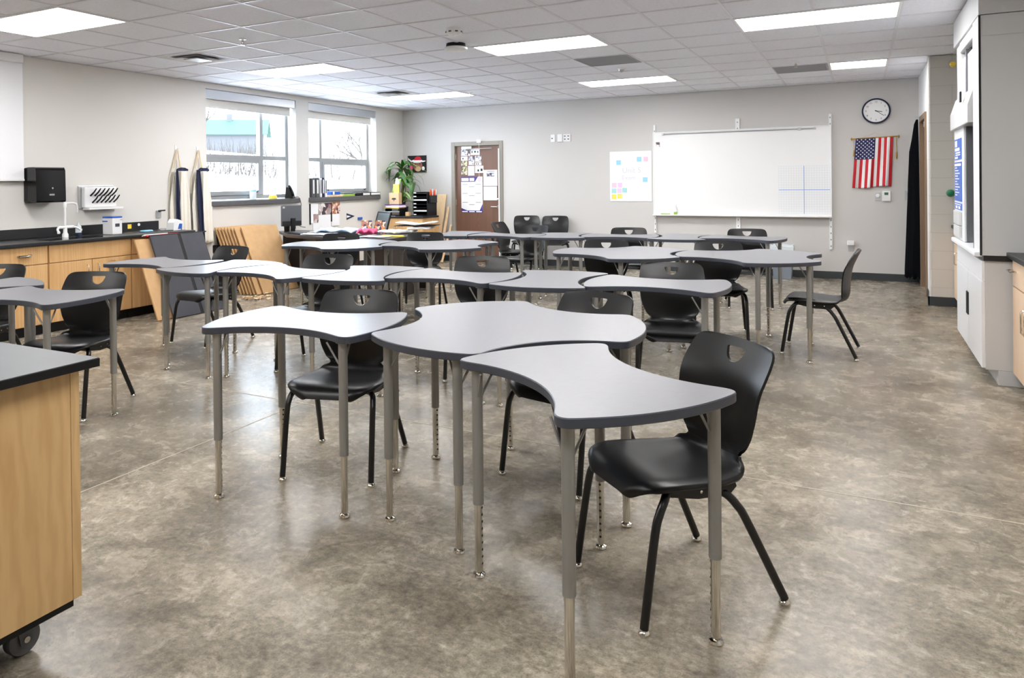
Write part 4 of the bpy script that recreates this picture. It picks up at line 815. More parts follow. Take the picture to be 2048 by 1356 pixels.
def corner():
    X0, X1, Y0, Y1 = -7.42, -6.50, 10.63, 11.15
    t = thing('corner_cabinet', 'maple two-door base cabinet with a dark top in the corner left of the walnut door', 'cabinet', ((X0+X1)/2, (Y0+Y1)/2, 0)); a, b = (X1-X0)/2, (Y1-Y0)/2
    MB().box(-a,a,-b+.02,b,.08,.805).build('cabinet_body', 'wood', t, smooth=0, bevel=.002); MB().box(-a,a,-b+.06,b,0,.08).build('toe_kick', 'black', t, smooth=0); MB().box(-a,a+.015,-b-.015,b,.8055,.832).build('cabinet_top', 'epoxy', t, smooth=0, bevel=.004)
    for s in (-1, 1):
        d = MB().box(min(s*.003,s*(a-.003)),max(s*.003,s*(a-.003)),-b,-b+.019,.085,.80).build('cabinet_door', 'wood', t, smooth=0, bevel=.002); q = MB(); pull(q, (s*.04,-b,.58), (s*.04,-b,.68), (0,-.025,0)); q.build('handle', 'chrome', d)
    z = .834
    # plant
    t = thing('potted_dracaena', 'tall leafy green plant in the back left corner on the cabinet', 'plant', (-7.15, 11.045, z)); MB().lathe([(.07,0),(.09,.14),(.095,.15),(.085,.15),(.08,.13)]).build('pot', 'pot', t); MB().lathe([(.079,.125),(.079,.13)]).build('soil', 'carddark', t)
    rn = random.Random(9)
    for s, (bx, by, top) in enumerate(((-.02,0,.86),(.05,.0,.6),(.0,-.03,.3))):
        MB().tube([(bx*.5,by*.5,.12),(bx,by,top*.6),(bx,by,top)], .012, 8).build('stem', 'stem', t)
        for k in range(20 if s == 0 else 17):
            a = k*2.4+s; el = rn.uniform(.1,1.25); L = rn.uniform(.4,.64); w = rn.uniform(.026,.042); b0 = Vector((bx,by,top-.1+.1*rn.random())); d = Vector((math.cos(a)*math.cos(el), math.sin(a)*math.cos(el), math.sin(el))); sd = d.cross(Vector((0,0,1))).normalized(); rows = []
            for i in range(9):
                u = i/8; p = b0+d*L*u+Vector((0,0,-.70*L*u**2.2)); ww = w*math.sin(PI*min(1,.12+u*.88))**.7 if u < 1 else .001
                p.y = min(p.y, .42)-.05*u; p.x = max(p.x, -.275); free = p.x < -.24; p.z = max(p.z, .012)
                if p.z < .74 and not free: p.y = max(p.y, -.16); p.x = min(p.x, .27)
                rows.append([tuple(p-sd*ww), tuple(p+Vector((0,0,-.004))), tuple(p+sd*ww)])
            MB().grid(rows).build('leaf', 'leafl' if k % 4 == 0 or el > 1.05 else 'leaf', t, smooth=80)
    # trays and bag
    t = thing('letter_tray', 'low black letter tray under the coloured folders on the cabinet', 'tray', (-7.13, 10.77, z+.001)); tr = MB(); tr.box(-.15,.15,-.1,.1,0,.006); tr.box(-.15,-.144,-.1,.1,.006,.13); tr.box(.144,.15,-.1,.1,.006,.13); tr.box(-.144,.144,-.1,.1,.065,.071); tr.box(-.144,.144,-.1,.1,.124,.13); tr.build('tray_frame', 'black', t, smooth=0); tr = MB(); tr.box(-.14,.14,-.098,.09,.0715,.078); tr.build('paper_sheets', 'paper', t, smooth=0)
    for k, (mt, lab) in enumerate((('yel','yellow folder, lowest of the pile under the kraft bag'),('lil','lilac folder second from the bottom under the kraft bag'),('paper','white folder in the middle of the pile under the kraft bag'),('lil','purple folder second from the top under the kraft bag'),('purple','dark purple folder on top of the pile, holding the kraft bag'))):
        o = MB().box(-.15,.15,-.095,.09,0,.013).build('folder', mt, loc=(-7.13+.01*((k*3) % 4-1.5),10.77,z+.132+k*.0135), smooth=0, bevel=.002); o.rotation_euler = (0,0,.06*((k*5) % 3-1)); tag(o, lab, 'folder', 'folders on the letter tray')
    zb = z+.132+5*.0135+.001
    t = thing('kraft_bag', 'small brown kraft bag with a dark tree mark, on the folder pile', 'bag', (-7.13, 10.77, zb)); b = MB(); b.box(-.10,.10,-.05,.05,0,.2); b.build('bag_body', 'skin', t, smooth=0, bevel=.004); l = MB(); T = WB(0,.09,-.051); l.prism([(-.006,-.035),(.006,-.035),(.004,0),(-.004,0)], 0, .001, T=T); l.prism([(-.05,.0),(-.02,-.012),(.02,-.012),(.05,0),(.03,.022),(-.03,.022)], 0, .001, T=T); l.build('printed_mark', 'inkdk', t, smooth=0)
    t = thing('gift_card', 'yellow card with a white plume standing in the kraft bag', 'card', (-7.11, 10.77, zb+.201)); MB().box(-.055,.055,-.012,.012,0,.15).build('card', 'yel', t, smooth=0, bevel=.002); b = MB(); b.prism([(-.02,.15),(.05,.15),(.055,.2),(.02,.26),(-.01,.24),(-.015,.19)], -.004, .004, T=RX(PI/2)); b.build('tissue_plume', 'white', t, smooth=0)
    t = thing('drawer_organizer', 'black stacked paper sorter with white label tabs beside the walnut door', 'organizer', (-6.66, 10.98, z+.001)); b = MB(); b.box(-.14,-.132,-.16,.16,0,.41); b.box(.132,.14,-.16,.16,0,.41); b.box(-.132,.132,.152,.16,0,.41); b.build('sorter_case', 'black', t, smooth=0, bevel=.002)
    for k in range(7):
        sh = MB().box(-.131,.131,-.158,.151,.01+k*.062,.015+k*.062).build('shelf', 'black', t, smooth=0); MB().box(-.131,-.08,-.1595,-.1585,.016+k*.062,.032+k*.062).build('label_tab', 'paper', sh, smooth=0)
        if k in (1,4): MB().box(-.115,.12,-.157,.14,.0155+k*.062,.035+k*.062).build('paper_sheets', 'paper', sh, smooth=0)
    t = thing('pen_bundle', 'bundle of orange and red pens in a black pocket on the paper sorter side', 'pens', (-6.5205, 10.98, z+.22)); pk = MB(); pk.box(-.001,.045,-.12,.1,0,.13); pk.build('pocket', 'black', t, smooth=0, bevel=.004)
    for k in range(8): MB().tube([(.024,-.1+k*.026,.06),(.03,-.11+k*.03,.24-.012*(k % 3))], .007, 6).build('pen', ('orange','red','orange','ltblue')[k % 4], t)
    tag(MB().box(-6.9,-6.83,10.72,10.78,z+.001,z+.07).build('wooden_block', 'cardboard', bevel=.003), 'small brown block on the cabinet beside the paper sorter', 'block')
    tag(MB().box(-7.3,-7.05,10.625,10.65,z+.001,z+.004).build('paper_strip', 'paper', smooth=0), 'white paper strip along the cabinet front edge', 'paper')
    def plank(x0, x1, yb, length, lab, th=.02):
        an = math.asin((YB-.016-yb)/length); o = MB().box(-(x1-x0)/2,(x1-x0)/2,-th,0,0,length).build('wooden_plank', 'ply', loc=((x0+x1)/2, yb, .006), smooth=0, bevel=.002); o.rotation_euler = (-an,0,0); tag(o, lab, 'plank', 'planks leaning beside the door')
    plank(-6.72,-6.54,11.175,1.24,'widest pale plank leaning between the corner cabinet and the walnut door'); plank(-6.53,-6.485,11.19,1.02,'narrow pale plank leaning right of the widest plank'); plank(-6.475,-6.44,11.2,.72,'shortest pale plank leaning at the door frame')
# ---------------------------------------------------------------- back wall
def back_wall():
    yb = YB
    t = thing('holiday_picture', 'square dark picture of a brown horned animal in a red and white hat', 'picture', (-7.165, yb, 1.595)); 
    MB().box(-.195,.195,-.025,.001,0,.305).build('canvas', 'hole', t, smooth=0, bevel=.002)
    p = MB(); T = WB(0,.15,-.0255); el = lambda cx,cy,rx,ry,n=24: [(cx+rx*math.cos(2*PI*k/n), cy+ry*math.sin(2*PI*k/n)) for k in range(n)]
    p.prism(el(.02,-.03,.10,.10), 0,.001,0,0,T=T); p.prism(el(.03,-.09,.06,.045), .001,.0018,1,1,T=T); p.prism(el(.01,.055,.12,.032), .001,.002,2,2,T=T); p.prism([(-.06,.07),(.10,.07),(.09,.115),(.06,.138),(.01,.142),(-.035,.12)], .0012,.0022,3,3,T=T)
    p.prism([(-.11,.03),(-.18,.08),(-.185,.125),(-.165,.1),(-.1,.06)], .001,.002,2,2,T=T); p.prism([(.12,.03),(.185,.045),(.19,.06),(.12,.06)], .001,.002,2,2,T=T); p.prism(el(-.12,-.07,.035,.05), .001,.002,4,4,T=T); p.prism(el(.14,-.08,.03,.035), .001,.002,2,2,T=T); p.prism(el(-.03,-.0,.012,.012,12), .002,.0028,5,5,T=T); p.prism(el(.07,-.0,.012,.012,12), .002,.0028,5,5,T=T)
    p.build('painted_animal', ['brownfur','skin','flagw','red','pink','hole'], t, smooth=0)
    # papers on the door (door leaf front at YB+.035)
    yd = yb+.033
    def paper(x0,x1,z0,z1,mt,lab,extra=None,grp='papers on the walnut door',dy=0):
        o = MB(); o.box(x0,x1,yd-.003-dy,yd-dy,z0,z1); o = o.build('door_paper', mt, smooth=0); tag(o, lab, 'paper', grp)
        if extra: extra(o, (x0+x1)/2, z0, x1-x0, z1-z0)
        return o
    def marks(spec):
        def f(o, cx, z0, w, h):
            for (a,b,c,d,mt) in spec: m = MB().box(-w/2+a*w,-w/2+b*w,-.0035-.001,-.0016,c*h,d*h).build('print', mt, o, smooth=0)
        return f
    paper(-6.27,-6.14,1.87,2.0,'p3','dark snapshot at the top left corner of the walnut door'); paper(-6.13,-6.09,1.87,1.98,'p1','narrow snapshot between the top left snapshot and the white photo strip'); paper(-6.08,-5.90,1.88,2.0,'paper','white photo strip at the top of the walnut door', marks(((.12,.22,.3,.6,'inkdk'),(.42,.58,.35,.6,'hole'),(.75,.85,.3,.6,'inkdk'))))
    paper(-6.27,-6.14,1.785,1.86,'paper','white note below the top left snapshot on the door', marks(((.2,.38,.3,.7,'inkdk'),))); paper(-6.27,-6.15,1.69,1.78,'p4','olive snapshot at the left edge of the door'); paper(-6.12,-6.01,1.705,1.86,'p3','blue group snapshot in the middle of the door photos'); paper(-5.995,-5.87,1.76,1.865,'p3','grey snapshot right in the door photo cluster'); paper(-5.995,-5.87,1.70,1.75,'paper','small white photo strip under the grey snapshot', marks(((.15,.3,.2,.7,'inkdk'),(.45,.6,.2,.7,'inkdk'))))
    paper(-6.27,-6.15,1.535,1.68,'p4','olive portrait snapshot lowest at the left of the door photos'); paper(-6.135,-6.01,1.52,1.69,'paper','plain white note lowest in the middle of the door photos'); paper(-5.995,-5.83,1.565,1.69,'paper','white photo strip lowest at the right of the door photos', marks(((.3,.48,.2,.5,'hole'),(.68,.9,.25,.6,'hole'))))
    def cal(o, cx, z0, w, h):
        m = MB(); m.box(-w/2,w/2,-.0042,-.0016,h*.86,h); m.box(-w/2,w/2,-.0042,-.0016,0,h*.06); m.add([(-w/2,-.0042,h*.06),(-w/2+.12,-.0042,h*.06),(-w/2,-.0042,h*.13)], [(0,1,2)]); m.add([(w/2,-.0042,h*.06),(w/2,-.0042,h*.25),(w/2-.06,-.0042,h*.06)], [(0,1,2)]); m.build('purple_band', 'purple', o, smooth=0)
        m = MB(); m.box(-w*.48,-w*.14,-.0052,-.0043,h*.88,h*.965); m.box(-w*.10,w*.12,-.0052,-.0043,h*.88,h*.965); m.add([(w*.16,-.005,h*.865),(w/2,-.005,h*.865),(w/2,-.005,h),(w*.3,-.005,h)], [(0,1,2,3)]); 
        for k in range(3): m.box(-w*.46+k*.14,-w*.46+k*.14+.11,-.0052,-.0043,h*.015,h*.045)
        m.build('white_lettering', 'paper', o, smooth=0)
        m = MB(); 
        for c in range(3):
            for r in range(3): m.box(-w*.44+c*w*.31,-w*.44+c*w*.31+w*.25,-.0048,-.0042,h*(.78-.25*r-.06*(c % 2)),h*(.79-.25*r-.06*(c % 2)))
        m.build('month_headings', 'inkdk', o, smooth=0); m = MB(); m.prism([(w*.36+.04*math.cos(2*PI*k/12), .04*math.sin(2*PI*k/12)) for k in range(12)], 0, .001, T=TR(0,-.0052,h*.93) @ RX(PI/2)); m.build('emblem', 'lil', o, smooth=0)
    paper(-6.275,-5.85,.865,1.50,'paper','large school calendar with a purple top and bottom band on the door', cal); 
    paper(-5.83,-5.56,1.335,1.615,'paper','white sheet with a printed picture, upper right on the walnut door', marks(((.25,.78,.58,.82,'p3'),(.28,.8,.9,.93,'inkdk'))), dy=.004); paper(-5.83,-5.57,1.085,1.325,'paper','plain white lined sheet under the picture sheet on the door', marks(((.1,.95,.85,.865,'ink'),(.1,.95,.7,.71,'ink'),(.1,.95,.5,.51,'ink'))), dy=.004)
    t = thing('string_weight', 'white tag with a thin string hanging from the door frame head', 'tag', (-5.87, yb-.056, 2.09)); MB().box(-.04,.04,-.006,0,0,.055).build('tag_card', 'paper', t, smooth=0); MB().tube([(.005,-.006,.0),(.005,-.01,-.6)], .0025, 5).build('string', 'paper', t)
    tag(MB().box(-5.498,-5.478,yb-.0665,yb-.0565,.02,1.98).build('white_strip', 'white', smooth=0), 'long white strip down the right side of the walnut door frame', 'strip')
    # outlets high on the wall
    for x, w, lab, nm, sp in ((-4.514,.075,'white wall plate with one jack, leftmost of the three high on the back wall','jack_plate',[(-.01,.06)]),(-4.381,.085,'blank white wall box, middle of the three high on the back wall','raceway_box',[]),(-4.27,.135,'double white outlet plate, rightmost of the three high on the back wall','outlet_plate',[(-.03,.04),(.03,.04),(-.03,.09),(.03,.09)])):
        t = thing(nm, lab, 'wall plate', (x, yb, 2.055)); MB().box(-w/2,w/2,-.012 if sp else -.035,.001,0,.125).build('plate', 'white', t, smooth=0, bevel=.003)
        if sp:
            m = MB(); 
            for a, b in sp: m.box(a-.012,a+.012,-.014,-.011,b-.008,b+.01)
            m.build('sockets', 'dkgrey', t, smooth=0)
    # poster board with sticky notes
    t = thing('sticky_note_board', 'white poster board with pencil notes left of the whiteboard', 'poster', (-3.21, yb, 1.075)); MB().box(-.333,.333,-.012,-.0005,0,.79).build('hanging_sheet', 'paper', t, smooth=0, bevel=.001)
    m = MB(); text(m, 'Unit 5', .12, WB(.02,.485,-.0125)); text(m, 'Exam', .10, WB(-.03,.37,-.0125)); q = MB(); scrawl(q, 6, .045, WB(0.24,0.43,-.0125), 0, 0); q.build('pencil_note', 'ink', t, smooth=0); q = MB(); scrawl(q, 6, .045, WB(0.07,0.24,-.0125), 0, 1); q.build('pencil_note', 'ink', t, smooth=0); q = MB(); scrawl(q, 5, .045, WB(0.05,0.175,-.0125), 0, 2); q.build('pencil_note', 'ink', t, smooth=0); q = MB(); scrawl(q, 3, .045, WB(0.04,0.105,-.0125), 0, 3); q.build('pencil_note', 'ink', t, smooth=0); q = MB(); scrawl(q, 5, .045, WB(0.25,0.745,-.0125), 0, 4); q.build('pencil_note', 'ink', t, smooth=0); m.build('pencil_writing', 'ink', t, smooth=0)
    for x, z, mt, lab in ((-3.40,1.69,'blues','blue sticky note alone at the upper left of the poster board'),(-3.07,1.735,'blues','blue sticky note at the top right of the poster board, beside the pink one'),(-2.965,1.735,'pinks','pink sticky note at the top right corner of the poster board'),(-2.977,1.415,'blues','blue sticky note alone at the right edge of the poster board'),
        (-3.475,1.33,'pinks','pink sticky note at the top of the lower left cluster'),(-3.383,1.33,'lil','lilac sticky note at the top of the lower left cluster'),(-3.478,1.24,'teal','teal sticky note at the left of the cluster middle row'),(-3.39,1.243,'lil','lilac sticky note in the cluster middle row with a dark heading'),(-3.305,1.25,'teal','teal sticky note at the right of the cluster middle row'),(-3.478,1.147,'yel','yellow sticky note at the bottom left corner of the poster board'),(-3.385,1.155,'yel','yellow sticky note second from left in the bottom row')):
        t = thing('sticky_note', lab, 'sticky note', (x, yb-.0118, z), 0, 'sticky notes on the poster board'); s = .037; MB().add([(-s,0,-s),(s,0,-s),(s,0,s),(-s,0,s),(-s,-.004,-s),(s,-.004,-s),(s,-.0012,s),(-s,-.0012,s)], [(4,5,6,7),(0,4,7,3),(1,2,6,5),(0,1,5,4),(3,7,6,2)]).build('note_paper', mt, t, smooth=0)
        m = MB(); m.box(-.027,.02,-.0032,-.0022,.018,.0205); m.box(-.025,.024,-.0040,-.003,.0,.0025); m.build('handwriting', 'ink', t, smooth=0)
    # whiteboard on three rails
    t = thing('whiteboard', 'large whiteboard with a printed coordinate grid on three wall rails', 'whiteboard', (-1.6, yb, .87)); w = 1.243; hh = 1.275
    MB().box(-w+.012,w-.012,-.05,-.03,.012,hh-.012).build('writing_surface', 'wb', t, smooth=0)
    f = MB(); f.box(-w,w,-.056,-.026,hh-.014,hh); f.box(-w,w,-.056,-.026,0,.012); f.box(-w,-w+.014,-.056,-.026,.012,hh-.014); f.box(w-.014,w,-.056,-.026,.012,hh-.014); f.build('board_frame', 'white', t, smooth=0, bevel=.002)
    MB().box(-w,w,-.115,-.056,-.012,.006).build('pen_tray', 'white', t, smooth=0, bevel=.004)
    for x, z0, z1, wd in ((-w+.02,-.28,1.39,.03),(0.0,-.20,1.43,.06),(w-.015,-.46,1.435,.035)):
        r = MB().box(x-wd/2,x+wd/2,-.025,-.001,z0,z1).build('wall_rail', 'white', t, smooth=0, bevel=.002); s = MB()
        for k in range(int((z1-z0)/.09)):
            if not (-.02 < z0+k*.09+.045 < hh): s.box(x-.005,x+.005,-.0262,-.0248,z0+k*.09+.035,z0+k*.09+.055)
        s.build('rail_slots', 'dkgrey', r, smooth=0)
    r = MB(); r.tube([(-1.08,-.066,hh-.035),(1.03,-.066,hh-.035)], .009, 8); r.box(-1.1,-1.07,-.075,-.05,hh-.05,hh-.02); r.box(1.02,1.05,-.075,-.05,hh-.05,hh-.02); r.box(.82,.86,-.078,-.05,hh-.055,hh-.015); r.build('hanger_rail', 'alu', t, smooth=0)
    g = MB(); gx0, gx1, gz0, gz1 = .56, 1.222, .035, .715
    for k in range(21): x = gx0+(gx1-gx0)*k/20; g.box(x-.0012,x+.0012,-.0505,-.0499,gz0,gz1); z = gz0+(gz1-gz0)*k/20; g.box(gx0,gx1,-.0505,-.0499,z-.0012,z+.0012)
    g.build('coordinate_grid', 'grid1', t, smooth=0); g = MB(); xm = (gx0+gx1)/2; zm = (gz0+gz1)/2; g.box(xm-.004,xm+.004,-.0510,-.0506,gz0,gz1); g.box(gx0,gx1,-.0510,-.0506,zm-.004,zm+.004); g.build('grid_axes', 'grid2', t, smooth=0)
    t = thing('portrait_photo', 'tiny portrait photograph at the upper left corner of the whiteboard', 'photo', (-2.765, yb-.0505, 1.915)); MB().box(-.03,.03,-.0015,0,0,.075).build('photo_print', 'p1', t, smooth=0)
    t = thing('whiteboard_cleaner', 'white spray bottle with a green foot on the whiteboard tray', 'bottle', (-2.5, yb-.085, .877)); MB().lathe([(.024,0),(.026,.04)]).build('green_band', 'lime', t); MB().lathe([(.026,.04),(.024,.10),(.012,.12),(.012,.14)]).build('bottle_body', 'white', t); MB().box(-.022,.012,-.01,.01,.14,.165).build('spray_head', 'paper', t, smooth=0, bevel=.003)
    tag(MB().tube([(-2.72,yb-.085,.886),(-2.58,yb-.085,.886)], .008, 8).build('green_marker', 'lime'), 'light green marker lying on the whiteboard tray', 'marker')
    # clock
    t = thing('wall_clock', 'round wall clock with a dark rim and white dial above the flag', 'clock', (.192, yb, 2.315)); T = WB(0,0,0)
    MB().lathe([(.165,-.001),(.172,.01),(.172,.045),(.160,.05),(.153,.044),(.153,.03)], n=48, T=T).build('clock_rim', 'bluedk', t); MB().lathe([(.154,.02),(.154,.032)], n=48, T=T).build('clock_dial', 'white', t)
    m = MB(); 
    for k in range(12): a = PI/2-(k+1)*PI/6; text(m, str(k+1), .034, WB(.122*math.cos(a),.122*math.sin(a),-.0325))
    for k in range(60): a = k*PI/30; m.box(.143,.150,-.0008,.0008,0,.0006,0,WB(0,0,-.0325) @ RZ(a))
    m.build('clock_numerals', 'inkdk', t, smooth=0); hd = MB(); 
    for a, L, wd in ((PI/2-2*PI*(3+21/60)/12,.075,.004),(PI/2-2*PI*21/60,.115,.003)): hd.box(-.015,L,-wd,wd,0,.0015,0,WB(0,0,-.036) @ RZ(a))
    hd.lathe([(.008,0),(.008,.004)], n=12, T=WB(0,0,-.0355)); hd.build('clock_hands', 'hole', t, smooth=0)
    # flag
    t = thing('american_flag', 'american flag hanging vertically from a gold rod under the clock', 'flag', (.18, yb, 1.27)); fw = .445; fh = .675; x0 = -.235
    def wav(u, v): x = x0+fw*u-.055*v*(1-.5*u)*.9; return (x+.0, -.035-.014*math.sin(u*15+v*2)*(.3+v)-.006*math.sin(u*31), fh-fh*v-.012*math.sin(u*6)*v+.012*u)
    cl = MB(); NU, NV = 52, 40; cu, cv = 7*4, 17
    rows = [[wav(i/NU, j/NV) for i in range(NU+1)] for j in range(NV+1)]
    vs = [p for r in rows for p in r]; 
    for j in range(NV):
        for i in range(NU):
            # canton at upper left; stripes run vertically, 13 stripes
            s = int(i/4); m = 2 if (i < cu and j < cv) else (0 if s % 2 == 0 else 1)
            cl.m.append(m); cl.f.append((j*(NU+1)+i, (j+1)*(NU+1)+i, (j+1)*(NU+1)+i+1, j*(NU+1)+i+1))
    cl.v = vs; cl.build('flag_cloth', ['red','flagw','flagb'], t, smooth=70, solid=.002)
    st = MB()
    for c in range(9):
        for r in range(11):
            if (r+c) % 2: continue
            u = (cu/NU)*(c+.9)/9.8; v = (cv/NV)*(r+.8)/11.6; p = wav(u, v); q = []
            for k in range(10): a = PI/2+k*PI/5; rr = .0125 if k % 2 == 0 else .005; q.append((rr*math.cos(a), rr*math.sin(a)))
            st.prism(q, 0, .0012, T=WB(p[0],p[2],p[1]-.0032))
    st.build('stars', 'flagw', t, smooth=0); rd = MB(); rd.tube([(-.285,-.035,fh-.002),(.275,-.035,fh+.018)], .007, 8); 
    for s, x, z in ((-1,-.285,fh-.002),(1,.275,fh+.018)): rd.lathe([(.004,-.02),(.012,-.008),(.012,.006),(.003,.016)], (x,-.035,z), 10)
    rd.build('rod', 'brass', t); c = MB(); c.tube([(-.19,-.033,fh+.005),(.0,-.012,fh+.075),(.19,-.033,fh+.016)], .0025, 6); c.build('hanging_cord', 'cord', t)
    for x, z in ((-.26,.52),(.245,.48)): c = MB(); c.tube([(x,-.036,fh),(x+.004,-.036,z)], .003, 6); c.tube([(x+.004,-.036,z+.0),(x,-.036,z-.09)], [.008,.012], 8); c.build('tassel', 'brass', t)
    # thermostat etc
    t = thing('thermostat', 'white thermostat with a small green display under the flag', 'thermostat', (.308, yb, 1.085)); MB().box(-.05,.05,-.03,.001,0,.14).build('thermostat_case', 'white', t, smooth=0, bevel=.006); MB().box(-.025,.022,-.0315,-.0295,.085,.12).build('display', 'lcd', t, smooth=0)
    t = thing('key_switch', 'round key switch on a steel plate left of the thermostat', 'switch', (.205, yb, 1.09)); MB().box(-.035,.035,-.008,.001,0,.12).build('switch_plate', 'alu', t, smooth=0, bevel=.002); MB().lathe([(.026,0),(.024,.02),(.012,.026)], n=18, T=WB(0,.07,-.008)).build('switch_knob', 'white', t)
    t = thing('light_switch', 'steel light switch plate with dark toggles beside the hanging black cloth', 'switch', (.565, yb, 1.10)); MB().box(-.045,.045,-.008,.001,0,.125).build('switch_plate', 'alu', t, smooth=0, bevel=.002); MB().box(-.012,.03,-.018,-.008,.03,.1).build('toggles', 'dkgrey', t, smooth=0, bevel=.002)
    t = thing('wall_outlet', 'steel outlet with a white plug-in unit low on the back wall behind the side-on chair', 'outlet', (-.124, yb, .39)); MB().box(-.035,.035,-.008,.001,0,.115).build('outlet_plate', 'alu', t, smooth=0, bevel=.002); MB().box(-.045,.045,-.06,-.009,.085,.15).build('plug_in_unit', 'white', t, smooth=0, bevel=.01)
    t = thing('waste_bin', 'blue grey waste bin with a clear liner against the back wall', 'bin', (-.98, 11.33, 0)); b = MB(); o = [(-.115,-.09),(.115,-.09),(.115,.09),(-.115,.09)]
    k0 = [(x*1.0,y*1.0,0.001) for x,y in o]; k1 = [(x*1.25,y*1.25,.45) for x,y in o]; k2 = [(x*1.18,y*1.15,.45) for x,y in o]; k3 = [(x*.95,y*.93,.02) for x,y in o]; q = lambda a: [(i,(i+1) % 4,4+(i+1) % 4,4+i) for i in range(4)]
    b.add(k0+k1, q(0)); b.add(k1+k2, q(0)); b.add(k2+k3, q(0)); b.add(k3, [(0,1,2,3)]); b.add(k0, [(3,2,1,0)]); b.build('bin_body', 'bin', t, smooth=0, bevel=.004)
    l = MB(); ring = []
    for lev, (sc, z) in enumerate(((1.29,.40),(1.31,.455),(1.2,.47),(1.12,.44))): ring.append([(o[i // 6][0]*(1-(i % 6)/6)*sc+o[(i // 6+1) % 4][0]*((i % 6)/6)*sc, o[i // 6][1]*(1-(i % 6)/6)*sc+o[(i // 6+1) % 4][1]*((i % 6)/6)*sc, z+.008*math.sin(i*2.1+lev)) for i in range(25 if False else 24)])
    for a, c in zip(ring, ring[1:]): n = 24; l.add(a+c, [(i,(i+1) % n,n+(i+1) % n,n+i) for i in range(n)])
    l.build('bin_liner', 'clear', t, smooth=60)
def black_cloth():
    t = thing('black_gown', 'long black cloth gown hanging beside the brown framed door', 'gown', (XS, 11.33, 0)); rows = []
    prof = [(2.16,.02,.05),(2.1,.045,.10),(1.9,.075,.16),(1.74,.105,.22),(1.6,.11,.26),(1.3,.125,.28),(.9,.14,.30),(.5,.155,.32),(.2,.165,.33),(.1,.165,.33)]
    for z, d, w in prof:
        r = []
        for k in range(33):
            a = PI*k/32; f = 1+.10*math.sin(k*1.9+z*1.5)+.05*math.sin(k*3.3+z); r.append((-.022-.86*d*math.sin(a)*f, .02+w*.62*math.cos(a)*(1+.03*math.sin(k)), z+(.02*math.sin(k*1.3) if z < .3 else 0)))
        rows.append(r)
    MB().grid(rows).build('gown_cloth', 'blackcloth', t, smooth=70, solid=.004); h = MB(); h.tube([(-.003,.02,2.2),(-.05,.02,2.19),(-.06,.02,2.21)], .005, 6); h.build('coat_hook', 'alu', t)
